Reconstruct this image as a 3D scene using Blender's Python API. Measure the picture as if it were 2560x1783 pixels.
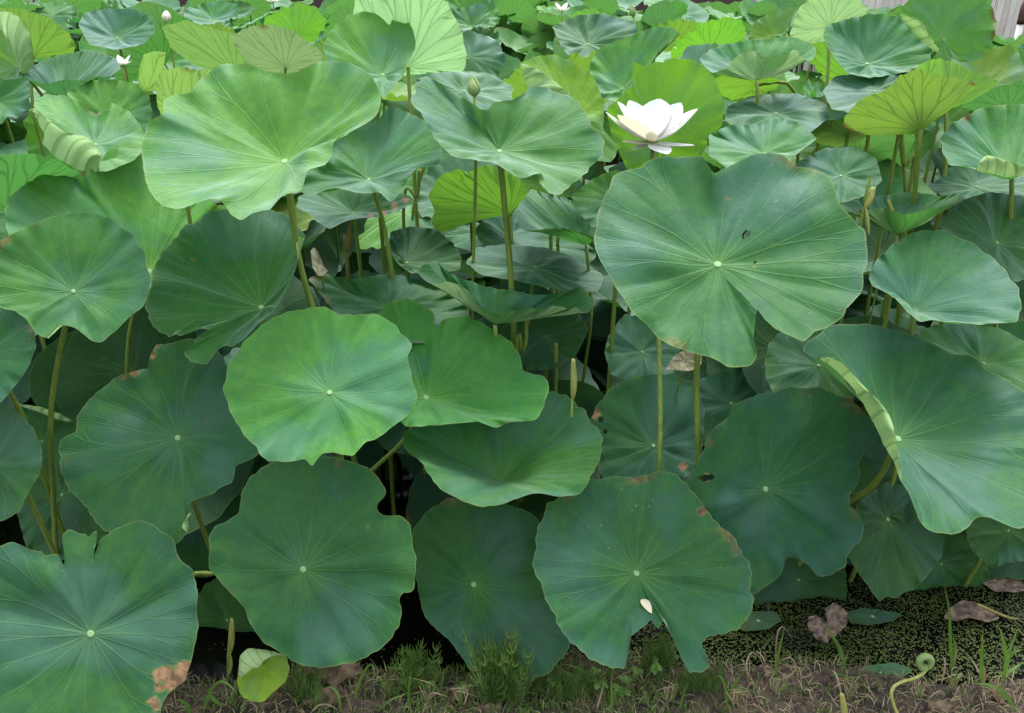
import bpy, math, random
import numpy as np
from mathutils import Vector, Matrix
random.seed(7); RNG = np.random.default_rng(7)
scene = bpy.context.scene
for o in list(bpy.data.objects): bpy.data.objects.remove(o)

# ------------------------------------------------------------------ camera, sky, sun, exposure
PITCH = math.radians(25.1); CAMZ = 1.75; FPX = 2000.0
cam_d = bpy.data.cameras.new('camera'); cam = bpy.data.objects.new('camera', cam_d)
scene.collection.objects.link(cam); scene.camera = cam
cam.location = (0, 0, CAMZ); cam.rotation_euler = (math.pi/2 - PITCH, 0, 0)
cam_d.sensor_width = 36; cam_d.lens = FPX/2560*36; cam_d.clip_start = 0.05; cam_d.clip_end = 2000

SUN_EL, SUN_AZ = 70.0, 20.0        # azimuth from +Y towards +X: high, slightly behind the plants
world = bpy.data.worlds.new('World'); scene.world = world; world.use_nodes = True
wt = world.node_tree; bg = wt.nodes['Background']
sky = wt.nodes.new('ShaderNodeTexSky'); sky.sky_type = 'NISHITA'; sky.sun_disc = False
sky.sun_elevation = math.radians(SUN_EL); sky.sun_rotation = math.radians(SUN_AZ)
sky.air_density = 1.0; sky.dust_density = 4.0; sky.ozone_density = 1.0
wmix = wt.nodes.new('ShaderNodeMix'); wmix.data_type = 'RGBA'; wmix.inputs[0].default_value = 0.75
wg = wt.nodes.new('ShaderNodeNewGeometry'); wsep = wt.nodes.new('ShaderNodeSeparateXYZ'); wr = wt.nodes.new('ShaderNodeMapRange')
wt.links.new(wg.outputs['Position'], wsep.inputs[0]); wt.links.new(wsep.outputs[2], wr.inputs[0]); wr.inputs[3].default_value = 0.33; wr.inputs[4].default_value = 1.0
wcol = wt.nodes.new('ShaderNodeVectorMath'); wcol.operation = 'SCALE'; wcol.inputs[0].default_value = (13.6, 14.2, 14.8)   # standard overcast luminance: (1 + 2 sin h) / 3
wt.links.new(wr.outputs[0], wcol.inputs['Scale']); wt.links.new(wcol.outputs[0], wmix.inputs[7])
wt.links.new(sky.outputs[0], wmix.inputs[6]); wt.links.new(wmix.outputs[2], bg.inputs[0])
bg.inputs[1].default_value = 0.068
sun_d = bpy.data.lights.new('sun', 'SUN'); sun = bpy.data.objects.new('sun', sun_d); scene.collection.objects.link(sun)
sun_d.energy = 1.5; sun_d.angle = math.radians(22); sun_d.color = (1.0, 0.96, 0.88)
e, a = math.radians(SUN_EL), math.radians(SUN_AZ)
sdir = Vector((math.sin(a)*math.cos(e), math.cos(a)*math.cos(e), math.sin(e)))
sun.rotation_euler = (-sdir).to_track_quat('-Z', 'Y').to_euler(); sun.location = (3, 6, 12)
scene.view_settings.view_transform = 'Standard'; scene.view_settings.look = 'None'
scene.view_settings.exposure = 1.75; scene.view_settings.gamma = 1
scene.render.engine = 'CYCLES'
cy = scene.cycles; cy.max_bounces = 5; cy.diffuse_bounces = 2; cy.glossy_bounces = 2; cy.transmission_bounces = 3; cy.transparent_max_bounces = 6
cy.caustics_reflective = False; cy.caustics_refractive = False

# ------------------------------------------------------------------ pixel helpers (photo viewed at 2296 wide = F units)
FS = 2560/2296
FW = np.array([0, math.cos(PITCH), -math.sin(PITCH)]); UPV = np.array([0, math.sin(PITCH), math.cos(PITCH)])
CAM = np.array([0, 0, CAMZ])
def ray(x, y):
    return FW + np.array([1., 0, 0])*((x*FS-1280)/FPX) - UPV*((y*FS-891.5)/FPX)
def rays(pts):
    p = np.asarray(pts, float)*FS
    return FW[None] + ((p[:, :1]-1280)/FPX)*np.array([[1., 0, 0]]) - ((p[:, 1:2]-891.5)/FPX)*UPV[None]
def at(x, y, Y):
    d = ray(x, y); return CAM + d*(Y/d[1])
def on_z(x, y, z):
    d = ray(x, y); return CAM + d*((z-CAMZ)/d[2])
def T(c, r, pts):      # enlarged-tile units to F units
    X0 = (0, 620, 1240, 1860)[c]; Y0 = (0, 430, 860, 1283)[r]
    return [((X0+x/3.1986)/FS, (Y0+y/3.198)/FS) for x, y in pts]

# ------------------------------------------------------------------ object helpers
col = scene.collection
def thing(name, label, cat, loc=(0, 0, 0), group=None):
    o = bpy.data.objects.new(name, None); col.objects.link(o); o.location = loc
    o.empty_display_size = 0.05
    o['label'] = label; o['category'] = cat
    if group: o['group'] = group
    return o
def mesh_obj(name, V, F, mat, parent=None, smooth=True, base=None, uv=None):
    V = np.asarray(V, float)
    if base is not None: V = V - np.asarray(base)[None]
    me = bpy.data.meshes.new(name); me.from_pydata(V.tolist(), [], [list(map(int, f)) for f in F])
    if uv is not None:
        l = me.uv_layers.new(name='UVMap'); l.data.foreach_set('uv', np.asarray(uv, np.float32).ravel())
    if smooth: me.polygons.foreach_set('use_smooth', np.ones(len(me.polygons), bool))
    if mat: me.materials.append(mat)
    me.update()
    o = bpy.data.objects.new(name, me); col.objects.link(o)
    if parent: o.parent = parent
    return o
def tag(o, label, cat, group=None, kind=None):
    if label: o['label'] = label
    if cat: o['category'] = cat
    if group: o['group'] = group
    if kind: o['kind'] = kind
    return o
def struct(o): o['kind'] = 'structure'; return o

def smooth_path(P, n):
    P = np.asarray(P, float)
    if len(P) == 2: return P[0][None]*(1-np.linspace(0, 1, n))[:, None] + P[1][None]*np.linspace(0, 1, n)[:, None]
    Q = np.vstack([2*P[0]-P[1], P, 2*P[-1]-P[-2]]); out = []
    m = len(P)-1
    for s in np.linspace(0, m-1e-6, n):
        i = int(s); t = s-i; a, b, c, d = Q[i], Q[i+1], Q[i+2], Q[i+3]
        out.append(0.5*((2*b)+(-a+c)*t+(2*a-5*b+4*c-d)*t*t+(-a+3*b-3*c+d)*t**3))
    return np.array(out)
def smooth_stalk(P, n):
    P = np.asarray(P, float); d = np.r_[0, np.cumsum(np.linalg.norm(np.diff(P, axis=0), axis=1))]; q = np.linspace(0, d[-1], 90)
    X = np.stack([np.interp(q, d, P[:, i]) for i in range(3)], 1); k = 12; ker = np.hanning(2*k+1); ker /= ker.sum()
    pad = np.vstack([2*X[0]-X[k:0:-1], X, 2*X[-1]-X[-2:-k-2:-1]]); Z = np.stack([np.convolve(pad[:, i], ker, 'valid') for i in range(3)], 1)
    return Z[np.linspace(0, 89, n).astype(int)]
def tube(path, rad, sides=8, cap=True):
    P = np.asarray(path, float); n = len(P); rad = np.broadcast_to(rad, (n,))
    tan = np.gradient(P, axis=0); tan /= np.linalg.norm(tan, axis=1)[:, None]+1e-12
    ref = np.array([1., 0.13, 0.07]); V = []; 
    u = np.cross(tan[0], ref); u /= np.linalg.norm(u)
    for i in range(n):
        u = u - tan[i]*np.dot(u, tan[i]); u /= np.linalg.norm(u)+1e-12; w = np.cross(tan[i], u)
        for k in range(sides):
            q = 2*math.pi*k/sides; V.append(P[i] + rad[i]*(math.cos(q)*u+math.sin(q)*w))
    F = []
    for i in range(n-1):
        for k in range(sides):
            k2 = (k+1) % sides; F.append([i*sides+k, i*sides+k2, (i+1)*sides+k2, (i+1)*sides+k])
    if cap: F.append(list(range(sides))[::-1]); F.append([(n-1)*sides+k for k in range(sides)])
    return np.array(V), F

# ------------------------------------------------------------------ materials
class NT:
    def __init__(s, name):
        s.m = bpy.data.materials.new(name); s.m.use_nodes = True; s.t = s.m.node_tree; s.t.nodes.clear()
        s.out = s.t.nodes.new('ShaderNodeOutputMaterial')
    def n(s, typ, ins=None, **kw):
        nd = s.t.nodes.new(typ)
        for k, v in kw.items(): setattr(nd, k, v)
        for k, v in (ins or {}).items(): s.put(nd.inputs[k], v)
        return nd
    def put(s, sock, v):
        if isinstance(v, bpy.types.NodeSocket): s.t.links.new(v, sock)
        elif isinstance(v, (tuple, list)) and len(v) == 3 and sock.type == 'RGBA': sock.default_value = (*v, 1)
        else: sock.default_value = v
    def math(s, op, a, b=None, c=None, clamp=False):
        nd = s.t.nodes.new('ShaderNodeMath'); nd.operation = op; nd.use_clamp = clamp
        for i, v in enumerate((a, b, c)):
            if v is not None: s.put(nd.inputs[i], v)
        return nd.outputs[0]
    def mix(s, f, a, b, mode='MIX'):
        nd = s.t.nodes.new('ShaderNodeMix'); nd.data_type = 'RGBA'; nd.blend_type = mode
        s.put(nd.inputs[0], f); s.put(nd.inputs[6], a); s.put(nd.inputs[7], b); return nd.outputs[2]
    def step(s, v, lo, hi):
        nd = s.t.nodes.new('ShaderNodeMapRange'); nd.interpolation_type = 'SMOOTHSTEP'
        s.put(nd.inputs[0], v); s.put(nd.inputs[1], lo); s.put(nd.inputs[2], hi); return nd.outputs[0]
    def noise(s, vec, scale, detail=3, rough=0.5):
        nd = s.n('ShaderNodeTexNoise', {'Vector': vec, 'Scale': scale, 'Detail': detail, 'Roughness': rough}); return nd.outputs[0]

NV = 21
def leaf_material(name, holes=False):
    s = NT(name); tc = s.n('ShaderNodeTexCoord'); oi = s.n('ShaderNodeObjectInfo')
    sep = s.n('ShaderNodeSeparateXYZ', {0: tc.outputs['UV']}); u, v = sep.outputs[0], sep.outputs[1]
    rnd = oi.outputs['Random']; dmg = oi.outputs['Alpha']; tint = oi.outputs['Color']
    off = s.n('ShaderNodeCombineXYZ', {0: s.math('MULTIPLY', rnd, 37.), 1: s.math('MULTIPLY', rnd, 91.), 2: s.math('MULTIPLY', rnd, 13.)}).outputs[0]
    obj = s.n('ShaderNodeVectorMath', {0: tc.outputs['Object'], 1: off}, operation='ADD').outputs[0]
    va = s.n('ShaderNodeSeparateXYZ', {0: s.n('ShaderNodeAttribute', attribute_name='var').outputs['Vector']}); n1, n7 = va.outputs[0], va.outputs[1]
    n2 = s.noise(obj, 46., 2, 0.6); n14 = s.noise(obj, 15., 3, .66)
    a = s.math('MULTIPLY', u, float(NV))
    a = s.math('ADD', a, rnd)
    cell = s.math('FLOOR', a); f = s.math('SUBTRACT', s.math('SUBTRACT', a, cell), 0.5)
    hsh = s.n('ShaderNodeTexWhiteNoise', {'W': s.math('ADD', s.math('MODULO', s.math('ADD', cell, 42.), float(NV)), s.math('MULTIPLY', rnd, 50.))}, noise_dimensions='1D').outputs[0]
    f = s.math('ADD', f, s.math('MULTIPLY', s.math('SUBTRACT', hsh, 0.5), 0.35))
    t0 = s.math('ADD', 0.36, s.math('MULTIPLY', hsh, 0.34))
    sp = s.math('MULTIPLY', s.math('MAXIMUM', s.math('SUBTRACT', v, t0), 0.), 0.55)
    d1 = s.math('ABSOLUTE', s.math('SUBTRACT', s.math('ABSOLUTE', f), sp))
    sp2 = s.math('MULTIPLY', s.math('MAXIMUM', s.math('SUBTRACT', v, s.math('ADD', t0, 0.24)), 0.), 0.42)
    d2 = s.math('ABSOLUTE', s.math('SUBTRACT', d1, sp2))
    dist = s.math('MULTIPLY', s.math('MULTIPLY', d2, v), 6.2832/NV)
    w = s.math('SUBTRACT', 0.0125, s.math('MULTIPLY', v, 0.0070))
    vein = s.math('SUBTRACT', 1., s.step(dist, s.math('MULTIPLY', w, 0.25), w))
    vein_fade = s.math('MULTIPLY', vein, s.math('SUBTRACT', 1.0, s.math('MULTIPLY', v, 0.78)))
    broad = s.math('SUBTRACT', 1., s.step(dist, 0.0, 0.05))
    # top side colour
    yel = s.mix(1.0, tint, (1.34, 1.12, 0.78), 'MULTIPLY'); blu = s.mix(1.0, tint, (0.86, 0.93, 1.16), 'MULTIPLY')
    c = s.mix(s.step(n1, 0.36, 0.66), blu, yel)
    c = s.mix(s.math('MULTIPLY', s.step(n2, 0.35, 0.66), 0.78), c, s.mix(1., c, (1.42, 1.24, 0.8), 'MULTIPLY'))
    c = s.mix(s.math('MULTIPLY', s.step(n14, 0.40, 0.64), 0.45), c, s.mix(1., c, (0.72, 0.80, 0.86), 'MULTIPLY'))
    ctr = s.math('SUBTRACT', 1., s.step(v, 0.03, 0.38))
    c = s.mix(s.math('MULTIPLY', ctr, 0.40), c, s.mix(1., tint, (2.3, 1.6, 0.8), 'MULTIPLY'))
    c = s.mix(s.math('MULTIPLY', vein_fade, 0.38), c, s.mix(0.45, (0.14, 0.27, 0.07), s.mix(1., tint, (3.2, 2.0, 1.1), 'MULTIPLY')))
    # waxy bloom
    bloom = s.math('MULTIPLY', s.math('SUBTRACT', 1., s.step(n1, 0.34, 0.54)), 0.34)
    c = s.mix(bloom, c, (0.085, 0.175, 0.135))
    # under side
    und = s.mix(0.5, (0.23, 0.33, 0.14), s.mix(1., tint, (1.7, 1.45, 1.15), 'MULTIPLY'))
    und = s.mix(s.math('MULTIPLY', s.step(n1, 0.3, 0.7), 0.5), und, s.mix(1., und, (1.35, 1.2, 1.15), 'MULTIPLY'))
    und = s.mix(s.math('MULTIPLY', s.step(n2, .5, .75), 0.3), und, s.mix(1., und, (0.72, 0.8, 0.62), 'MULTIPLY'))
    w2 = s.math('ADD', s.math('MULTIPLY', w, 1.15), 0.003)
    ribs = s.math('SUBTRACT', 1., s.step(dist, s.math('MULTIPLY', w2, 0.3), w2))
    und = s.mix(s.math('MULTIPLY', ribs, 0.62), und, s.mix(1., und, (0.42, 0.50, 0.30), 'MULTIPLY'))
    back = s.n('ShaderNodeNewGeometry').outputs['Backfacing']
    c = s.mix(back, c, und)
    # wear: pale specks, tan scars, brown rim bites
    vs = s.n('ShaderNodeTexVoronoi', {'Vector': obj, 'Scale': 46., 'Randomness': 1.0}).outputs[0]
    patch = s.step(n7, s.math('SUBTRACT', 0.80, s.math('MULTIPLY', dmg, 0.34)), 0.86)
    speck = s.math('MULTIPLY', s.math('SUBTRACT', 1., s.step(s.math('ADD', vs, s.math('MULTIPLY', s.math('SUBTRACT', n2, .5), .5)), 0.04, 0.16)), patch)
    c = s.mix(s.math('MULTIPLY', speck, 0.7), c, (0.34, 0.33, 0.12))
    scar = s.math('MULTIPLY', s.step(n14, 0.71, 0.74), s.step(dmg, 0.2, 0.7))
    c = s.mix(s.math('MULTIPLY', scar, 0.6), c, (0.21, 0.14, 0.06))
    rimn = s.math('MULTIPLY', s.step(v, 0.88, 1.0), s.step(n7, s.math('SUBTRACT', 0.74, s.math('MULTIPLY', dmg, 0.16)), 0.80))
    c = s.mix(s.math('MULTIPLY', rimn, .75), c, s.mix(s.step(n2, .4, .6), (0.15, 0.085, 0.035), (0.24, 0.18, 0.06)))
    c = s.mix(s.math('MULTIPLY', s.step(v, 0.986, 0.994), 0.38), c, (0.19, 0.24, 0.07))
    sc = s.n('ShaderNodeAttribute', attribute_name='scorch').outputs['Fac']
    scv = s.math('ADD', sc, s.math('ADD', s.math('MULTIPLY', s.math('SUBTRACT', n14, .5), 1.5), s.math('MULTIPLY', s.math('SUBTRACT', n2, .5), .5)))
    scm = s.step(scv, 0.52, 0.64); c = s.mix(s.math('MULTIPLY', s.step(scv, 0.36, 0.54), 0.6), c, (0.17, 0.19, 0.05))
    c = s.mix(scm, c, s.mix(s.step(n2, .35, .65), (0.11, 0.060, 0.032), (0.33, 0.19, 0.10)))
    h = s.math('ADD', s.math('MULTIPLY', vein, 0.30), s.math('ADD', s.math('MULTIPLY', n14, 0.9), s.math('MULTIPLY', n2, 0.22)))
    bump = s.n('ShaderNodeBump', {'Strength': 0.48, 'Distance': 0.006, 'Height': h}).outputs[0]
    rough = s.math('ADD', 0.44, s.math('MULTIPLY', n1, 0.22))
    p = s.n('ShaderNodeBsdfDiffuse', {'Color': c, 'Normal': bump})
    tr_c = s.mix(s.math('MAXIMUM', rimn, s.math('MULTIPLY', scar, 0.8)), s.mix(1., tint, (3.1, 2.4, 1.6), 'MULTIPLY'), (0.12, 0.06, 0.02))
    tr_c = s.mix(s.math('MULTIPLY', s.math('MULTIPLY', ribs, back), 0.5), tr_c, s.mix(1., tr_c, (0.4, 0.45, 0.4), 'MULTIPLY'))
    tr = s.n('ShaderNodeBsdfTranslucent', {'Color': tr_c, 'Normal': bump})
    mx = s.n('ShaderNodeMixShader', {0: 0.31, 1: p.outputs[0], 2: tr.outputs[0]})
    gl = s.n('ShaderNodeBsdfGlossy', {'Color': (0.80, 0.92, 0.95), 'Roughness': rough, 'Normal': bump}); fr = s.n('ShaderNodeFresnel', {'IOR': 1.42, 'Normal': bump})
    front = s.math('SUBTRACT', 1., back); fac = s.math('ADD', s.math('MULTIPLY', s.math('MINIMUM', s.math('MULTIPLY', fr.outputs[0], 0.46), 0.19), front), s.math('MULTIPLY', back, 0.02))
    mx = s.n('ShaderNodeMixShader', {0: fac, 1: mx.outputs[0], 2: gl.outputs[0]})
    if holes:
        ho = s.n('ShaderNodeAttribute', attribute_name='hole').outputs['Fac']
        hm = s.math('GREATER_THAN', s.math('ADD', ho, s.math('MULTIPLY', s.math('SUBTRACT', n14, .5), .5)), 0.55)
        tp = s.n('ShaderNodeBsdfTransparent'); mx = s.n('ShaderNodeMixShader', {0: hm, 1: mx.outputs[0], 2: tp.outputs[0]})
    s.t.links.new(mx.outputs[0], s.out.inputs[0]); return s.m
M_leaf = leaf_material('lotus_leaf'); M_leaf_h = leaf_material('lotus_leaf_eaten', True)

def simple(name, c1, c2, scale=20., rough=0.6, trans=None, bump=0.2, detail=4, spec=0.4, lo=.35, hi=.65, dist=.004, stretch=None):
    s = NT(name); tc = s.n('ShaderNodeTexCoord'); oi = s.n('ShaderNodeObjectInfo')
    vec = s.n('ShaderNodeVectorMath', {0: tc.outputs['Object'], 1: s.n('ShaderNodeCombineXYZ', {0: s.math('MULTIPLY', oi.outputs['Random'], 60.), 2: oi.outputs['Random']}).outputs[0]}, operation='ADD').outputs[0]
    if stretch: vec = s.n('ShaderNodeVectorMath', {0: vec, 1: stretch}, operation='MULTIPLY').outputs[0]
    n = s.noise(vec, scale, detail, 0.6); c = s.mix(s.step(n, lo, hi), c1, c2)
    b = s.n('ShaderNodeBump', {'Strength': bump, 'Distance': dist, 'Height': n}).outputs[0]
    p = s.n('ShaderNodeBsdfPrincipled', {'Base Color': c, 'Roughness': rough, 'Normal': b, 'Specular IOR Level': spec})
    if trans:
        t = s.n('ShaderNodeBsdfTranslucent', {'Color': trans, 'Normal': b})
        mx = s.n('ShaderNodeMixShader', {0: 0.3, 1: p.outputs[0], 2: t.outputs[0]}); s.t.links.new(mx.outputs[0], s.out.inputs[0])
    else: s.t.links.new(p.outputs[0], s.out.inputs[0])
    return s.m
M_stalk = simple('stalk', (0.12, 0.19, 0.03), (0.20, 0.26, 0.05), 30., 0.5, stretch=(3, 3, .35), bump=.3)
M_stalk_d = simple('stalk_brown', (0.12, 0.10, 0.03), (0.20, 0.19, 0.05), 22., 0.55, stretch=(3, 3, .4))
M_hub = simple('leaf_hub', (0.14, 0.27, 0.11), (0.20, 0.33, 0.16), 90., 0.6)
M_soil = simple('soil', (0.016, 0.012, 0.009), (0.075, 0.056, 0.042), 28., 0.95, bump=1.0, detail=8, dist=.02)
M_crumb = simple('soil_crumb', (0.035, 0.026, 0.019), (0.14, 0.105, 0.08), 30., 0.95, bump=.8)
M_dry = simple('dry_grass', (0.20, 0.145, 0.085), (0.46, 0.38, 0.25), 12., 0.8, trans=(0.3, 0.22, 0.1))
M_grass = simple('grass_green', (0.07, 0.15, 0.025), (0.13, 0.24, 0.05), 9., 0.55, trans=(0.16, 0.32, 0.03))
M_horse = simple('horsetail_green', (0.09, 0.19, 0.03), (0.17, 0.28, 0.07), 14., 0.6, trans=(0.14, 0.26, 0.04))
M_weed = simple('weed_leaf', (0.07, 0.16, 0.03), (0.13, 0.25, 0.05), 40., 0.55, trans=(0.18, 0.34, 0.04))
M_duck = simple('duckweed', (0.020, 0.036, 0.004), (0.056, 0.080, 0.010), 7., 0.6)
M_dead = simple('dead_leaf', (0.070, 0.050, 0.034), (0.22, 0.16, 0.105), 34., 0.85, bump=.7, trans=(0.2, 0.11, 0.05))
M_wither = simple('withered_leaf', (0.060, 0.042, 0.033), (0.20, 0.145, 0.11), 45., 0.9, bump=.9, detail=6)
M_pale = simple('dry_pale_leaf', (0.26, 0.24, 0.15), (0.46, 0.43, 0.31), 30., 0.85, bump=.6, trans=(.3, .28, .15))
M_spear = simple('rolled_leaf', (0.22, 0.27, 0.06), (0.36, 0.34, 0.11), 40., 0.6, stretch=(2, 2, .5))
M_pod = simple('bud_green', (0.20, 0.34, 0.10), (0.33, 0.44, 0.18), 18., 0.55, trans=(0.3, 0.35, 0.1))
def petal_material():
    s = NT('petal_white'); tc = s.n('ShaderNodeTexCoord')
    sep = s.n('ShaderNodeSeparateXYZ', {0: tc.outputs['UV']}); u, v = sep.outputs[0], sep.outputs[1]
    st = s.math('SINE', s.math('MULTIPLY', u, 95.)); oi = s.n('ShaderNodeObjectInfo')
    c = s.mix(s.math('SUBTRACT', 1., s.step(v, 0.0, 0.30)), oi.outputs['Color'], (0.84, 0.78, 0.55))
    c = s.mix(s.math('MULTIPLY', s.step(st, 0.2, 1.), 0.10), c, s.mix(1., c, (0.86, 0.85, 0.80), 'MULTIPLY'))
    b = s.n('ShaderNodeBump', {'Strength': 0.15, 'Distance': 0.002, 'Height': st}).outputs[0]
    p = s.n('ShaderNodeBsdfPrincipled', {'Base Color': c, 'Roughness': 0.55, 'Normal': b, 'Specular IOR Level': 0.3})
    t = s.n('ShaderNodeBsdfTranslucent', {'Color': s.mix(1., c, (0.95, 0.93, 0.85), 'MULTIPLY')})
    mx = s.n('ShaderNodeMixShader', {0: 0.35, 1: p.outputs[0], 2: t.outputs[0]}); s.t.links.new(mx.outputs[0], s.out.inputs[0]); return s.m
M_petal = petal_material()
def water_material():
    s = NT('pond_water'); tc = s.n('ShaderNodeTexCoord')
    n = s.noise(tc.outputs['Object'], 5., 3)
    b = s.n('ShaderNodeBump', {'Strength': 0.12, 'Distance': 0.01, 'Height': n}).outputs[0]
    p = s.n('ShaderNodeBsdfPrincipled', {'Base Color': (0.0025, 0.003, 0.002), 'Roughness': 0.07, 'Normal': b, 'Specular IOR Level': 0.08, 'IOR': 1.33})
    s.t.links.new(p.outputs[0], s.out.inputs[0]); return s.m
M_water = water_material()
def plank_material():
    s = NT('weathered_panel'); tc = s.n('ShaderNodeTexCoord'); oi = s.n('ShaderNodeObjectInfo')
    vec = s.n('ShaderNodeVectorMath', {0: tc.outputs['Object'], 1: s.n('ShaderNodeCombineXYZ', {0: s.math('MULTIPLY', oi.outputs['Random'], 90.)}).outputs[0]}, operation='ADD').outputs[0]
    st = s.n('ShaderNodeVectorMath', {0: vec, 1: (14., 14., 0.8)}, operation='MULTIPLY').outputs[0]
    n = s.noise(st, 3., 4); m = s.noise(vec, 3., 3)
    c = s.mix(s.step(n, 0.60, 0.76), s.mix(s.step(m, .4, .7), (0.66, 0.62, 0.57), (0.56, 0.53, 0.51)), (0.24, 0.12, 0.07))
    c = s.mix(s.math('MULTIPLY', oi.outputs['Random'], 0.35), c, (0.33, 0.26, 0.20))
    p = s.n('ShaderNodeBsdfPrincipled', {'Base Color': c, 'Roughness': 0.75}); s.t.links.new(p.outputs[0], s.out.inputs[0]); return s.m
M_plank = plank_material()
M_beam = simple('brown_beam', (0.05, 0.028, 0.025), (0.085, 0.05, 0.04), 12., 0.7)
M_pipe = simple('pipe_white', (0.62, 0.62, 0.62), (0.74, 0.73, 0.72), 5., 0.4)
M_pipe_b = simple('pipe_brown', (0.08, 0.035, 0.03), (0.11, 0.05, 0.04), 5., 0.4)

# ------------------------------------------------------------------ setting: ground, water, fence
def hnoise(x, y):
    return (np.sin(x*7.1+1.3*np.sin(y*5.3))*np.cos(y*9.7+x*2.1)*0.5 + np.sin(x*19.+y*13.)*0.3 + np.sin(x*41.-y*37.)*.2)
def edge_y(x): return 1.655 + 0.035*np.sin(x*3.1+.6) + 0.02*np.sin(x*9.3) + 0.03*(np.abs(x) > 1.5)
def ground_z(x, y):
    bank = 0.032 + 0.010*hnoise(x, y) + 0.02*np.clip(1.5-y, 0, 1)
    s = np.clip((y-(edge_y(x)-0.03))/0.16, 0, 1); s = s*s*(3-2*s)
    far = np.clip((y-12.7)/0.4, 0, 1)
    return (bank*(1-s) + (-0.35)*s)*(1-far) + 0.12*far
gx = np.unique(np.concatenate([np.linspace(-150, -8, 12), np.linspace(-8, -2, 14), np.linspace(-2, 2, 190), np.linspace(2, 8, 14), np.linspace(8, 150, 12)]))
gy = np.unique(np.concatenate([np.linspace(-60, 0.8, 14), np.linspace(0.8, 2.1, 90), np.linspace(2.1, 14, 40), np.linspace(14, 300, 12)]))
GX, GY = np.meshgrid(gx, gy); GZ = ground_z(GX, GY); nx, ny = len(gx), len(gy)
Fg = [[j*nx+i, j*nx+i+1, (j+1)*nx+i+1, (j+1)*nx+i] for j in range(ny-1) for i in range(nx-1)]
struct(mesh_obj('ground', np.stack([GX, GY, GZ], -1).reshape(-1, 3), Fg, M_soil))
struct(mesh_obj('pond_water', [(-40, 1.45, 0), (40, 1.45, 0), (40, 12.9, 0), (-40, 12.9, 0)], [[0, 1, 2, 3]], M_water))

def box(x0, x1, y0, y1, z0, z1):
    V = [(x, y, z) for z in (z0, z1) for y in (y0, y1) for x in (x0, x1)]
    return np.array(V), [[0, 2, 3, 1], [4, 5, 7, 6], [0, 1, 5, 4], [2, 6, 7, 3], [0, 4, 6, 2], [1, 3, 7, 5]]
FY = 13.6
fence = thing('panel_fence', 'weathered whitish fence of narrow upright boards behind the pond', 'fence', (0, FY, 0.1))
V, F = box(-0.047, 0.047, -0.012, 0.012, 0.0, 2.1); pl0 = None
for i in range(-82, 94):
    if pl0 is None:
        pl0 = mesh_obj('plank', V, F, M_plank, fence, False); q = pl0
    else:
        q = pl0.copy(); col.objects.link(q); q.parent = fence
    q.location = (i*0.1+random.uniform(-.002, .002), random.uniform(-.006, .006), random.uniform(0, .02))
V, F = box(-8.4, 9.5, 0.02, 0.07, 0.5, 0.6); mesh_obj('rail', V, F, M_beam, fence, False)
V, F = box(-8.4, 9.5, 0.02, 0.07, 1.7, 1.8); mesh_obj('rail', V, F, M_beam, fence, False)
# brown boarded shed wall in the fence line, seen as a dark strip over the leaves
shed = thing('shed', 'dark brown shed wall seen over the far leaves beside the fence', 'shed', (-1.6, FY-0.45, 0.1))
V, F = box(-5.6, 5.2, 0.0, 0.35, 0.0, 2.3); mesh_obj('wall', V, F, M_beam, shed, False)
V, F = box(-5.9, 5.5, -0.35, 0.40, 2.3, 2.42); mesh_obj('roof', V, F, M_beam, shed, False)
# drain pipe in front of the fence
pb = at(2287, 60, 11.5)
pipe = thing('drain_pipe', 'white drain pipe with brown elbow at the pale fence', 'pipe', (pb[0], pb[1], -0.3))
zt = at(2287, 36, 11.5)[2]
V, F = tube([(0, 0, 0), (0, 0, zt+0.25)], 0.04, 12); mesh_obj('pipe_run', V, F, M_pipe, pipe)
V, F = tube(smooth_path([(0, 0, zt+0.2), (0, 0, zt+0.40), (0.05, 0.02, zt+0.50), (0.18, 0.05, zt+0.52), (0.7, 0.1, zt+0.52)], 14), 0.05, 12); mesh_obj('elbow', V, F, M_pipe_b, pipe)

# ------------------------------------------------------------------ lotus leaves
def vnoise(P, sc, oct_=3, seed=0):
    P = np.asarray(P, float)*sc; out = 0; amp = 1.; tot = 0
    for o_ in range(oct_):
        Q = P*(2**o_)+seed*17.3+o_*5.1; I = np.floor(Q).astype(np.int64); f = Q-I; f = f*f*(3-2*f); r = 0
        for dx in (0, 1):
            for dy in (0, 1):
                for dz in (0, 1):
                    h = (I[:, 0]+dx)*374761393+(I[:, 1]+dy)*668265263+(I[:, 2]+dz)*2147483647; h = (h ^ (h >> 13))*1274126177; h = ((h ^ (h >> 16)) & 0xffff)/65535.
                    r = r + h*(f[:, 0] if dx else 1-f[:, 0])*(f[:, 1] if dy else 1-f[:, 1])*(f[:, 2] if dz else 1-f[:, 2])
        out = out+amp*r; tot += amp; amp *= .55
    return out/tot
def add_var(me, V, seed, scale=1.):
    a_ = me.attributes.new('var', 'FLOAT_VECTOR', 'POINT'); a_.data.foreach_set('vector', np.stack([vnoise(V, 5.5*scale, 3, seed), vnoise(V, 9.*scale, 3, seed+3), 0*V[:, 0]], 1).astype(np.float32).ravel())
def gauss_smooth_closed(P, sig):
    n = len(P); k = int(sig*3)+1; ker = np.exp(-0.5*(np.arange(-k, k+1)/sig)**2); ker /= ker.sum()
    Q = np.vstack([P[-k:], P, P[:k]]); return np.stack([np.convolve(Q[:, i], ker, 'valid') for i in range(P.shape[1])], 1)
def resample_closed(P, n):
    Q = np.vstack([P, P[:1]]); d = np.r_[0, np.cumsum(np.linalg.norm(np.diff(Q, axis=0), axis=1))]
    s = np.linspace(0, d[-1], n, endpoint=False)
    return np.stack([np.interp(s, d, Q[:, i]) for i in range(P.shape[1])], 1)
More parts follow.
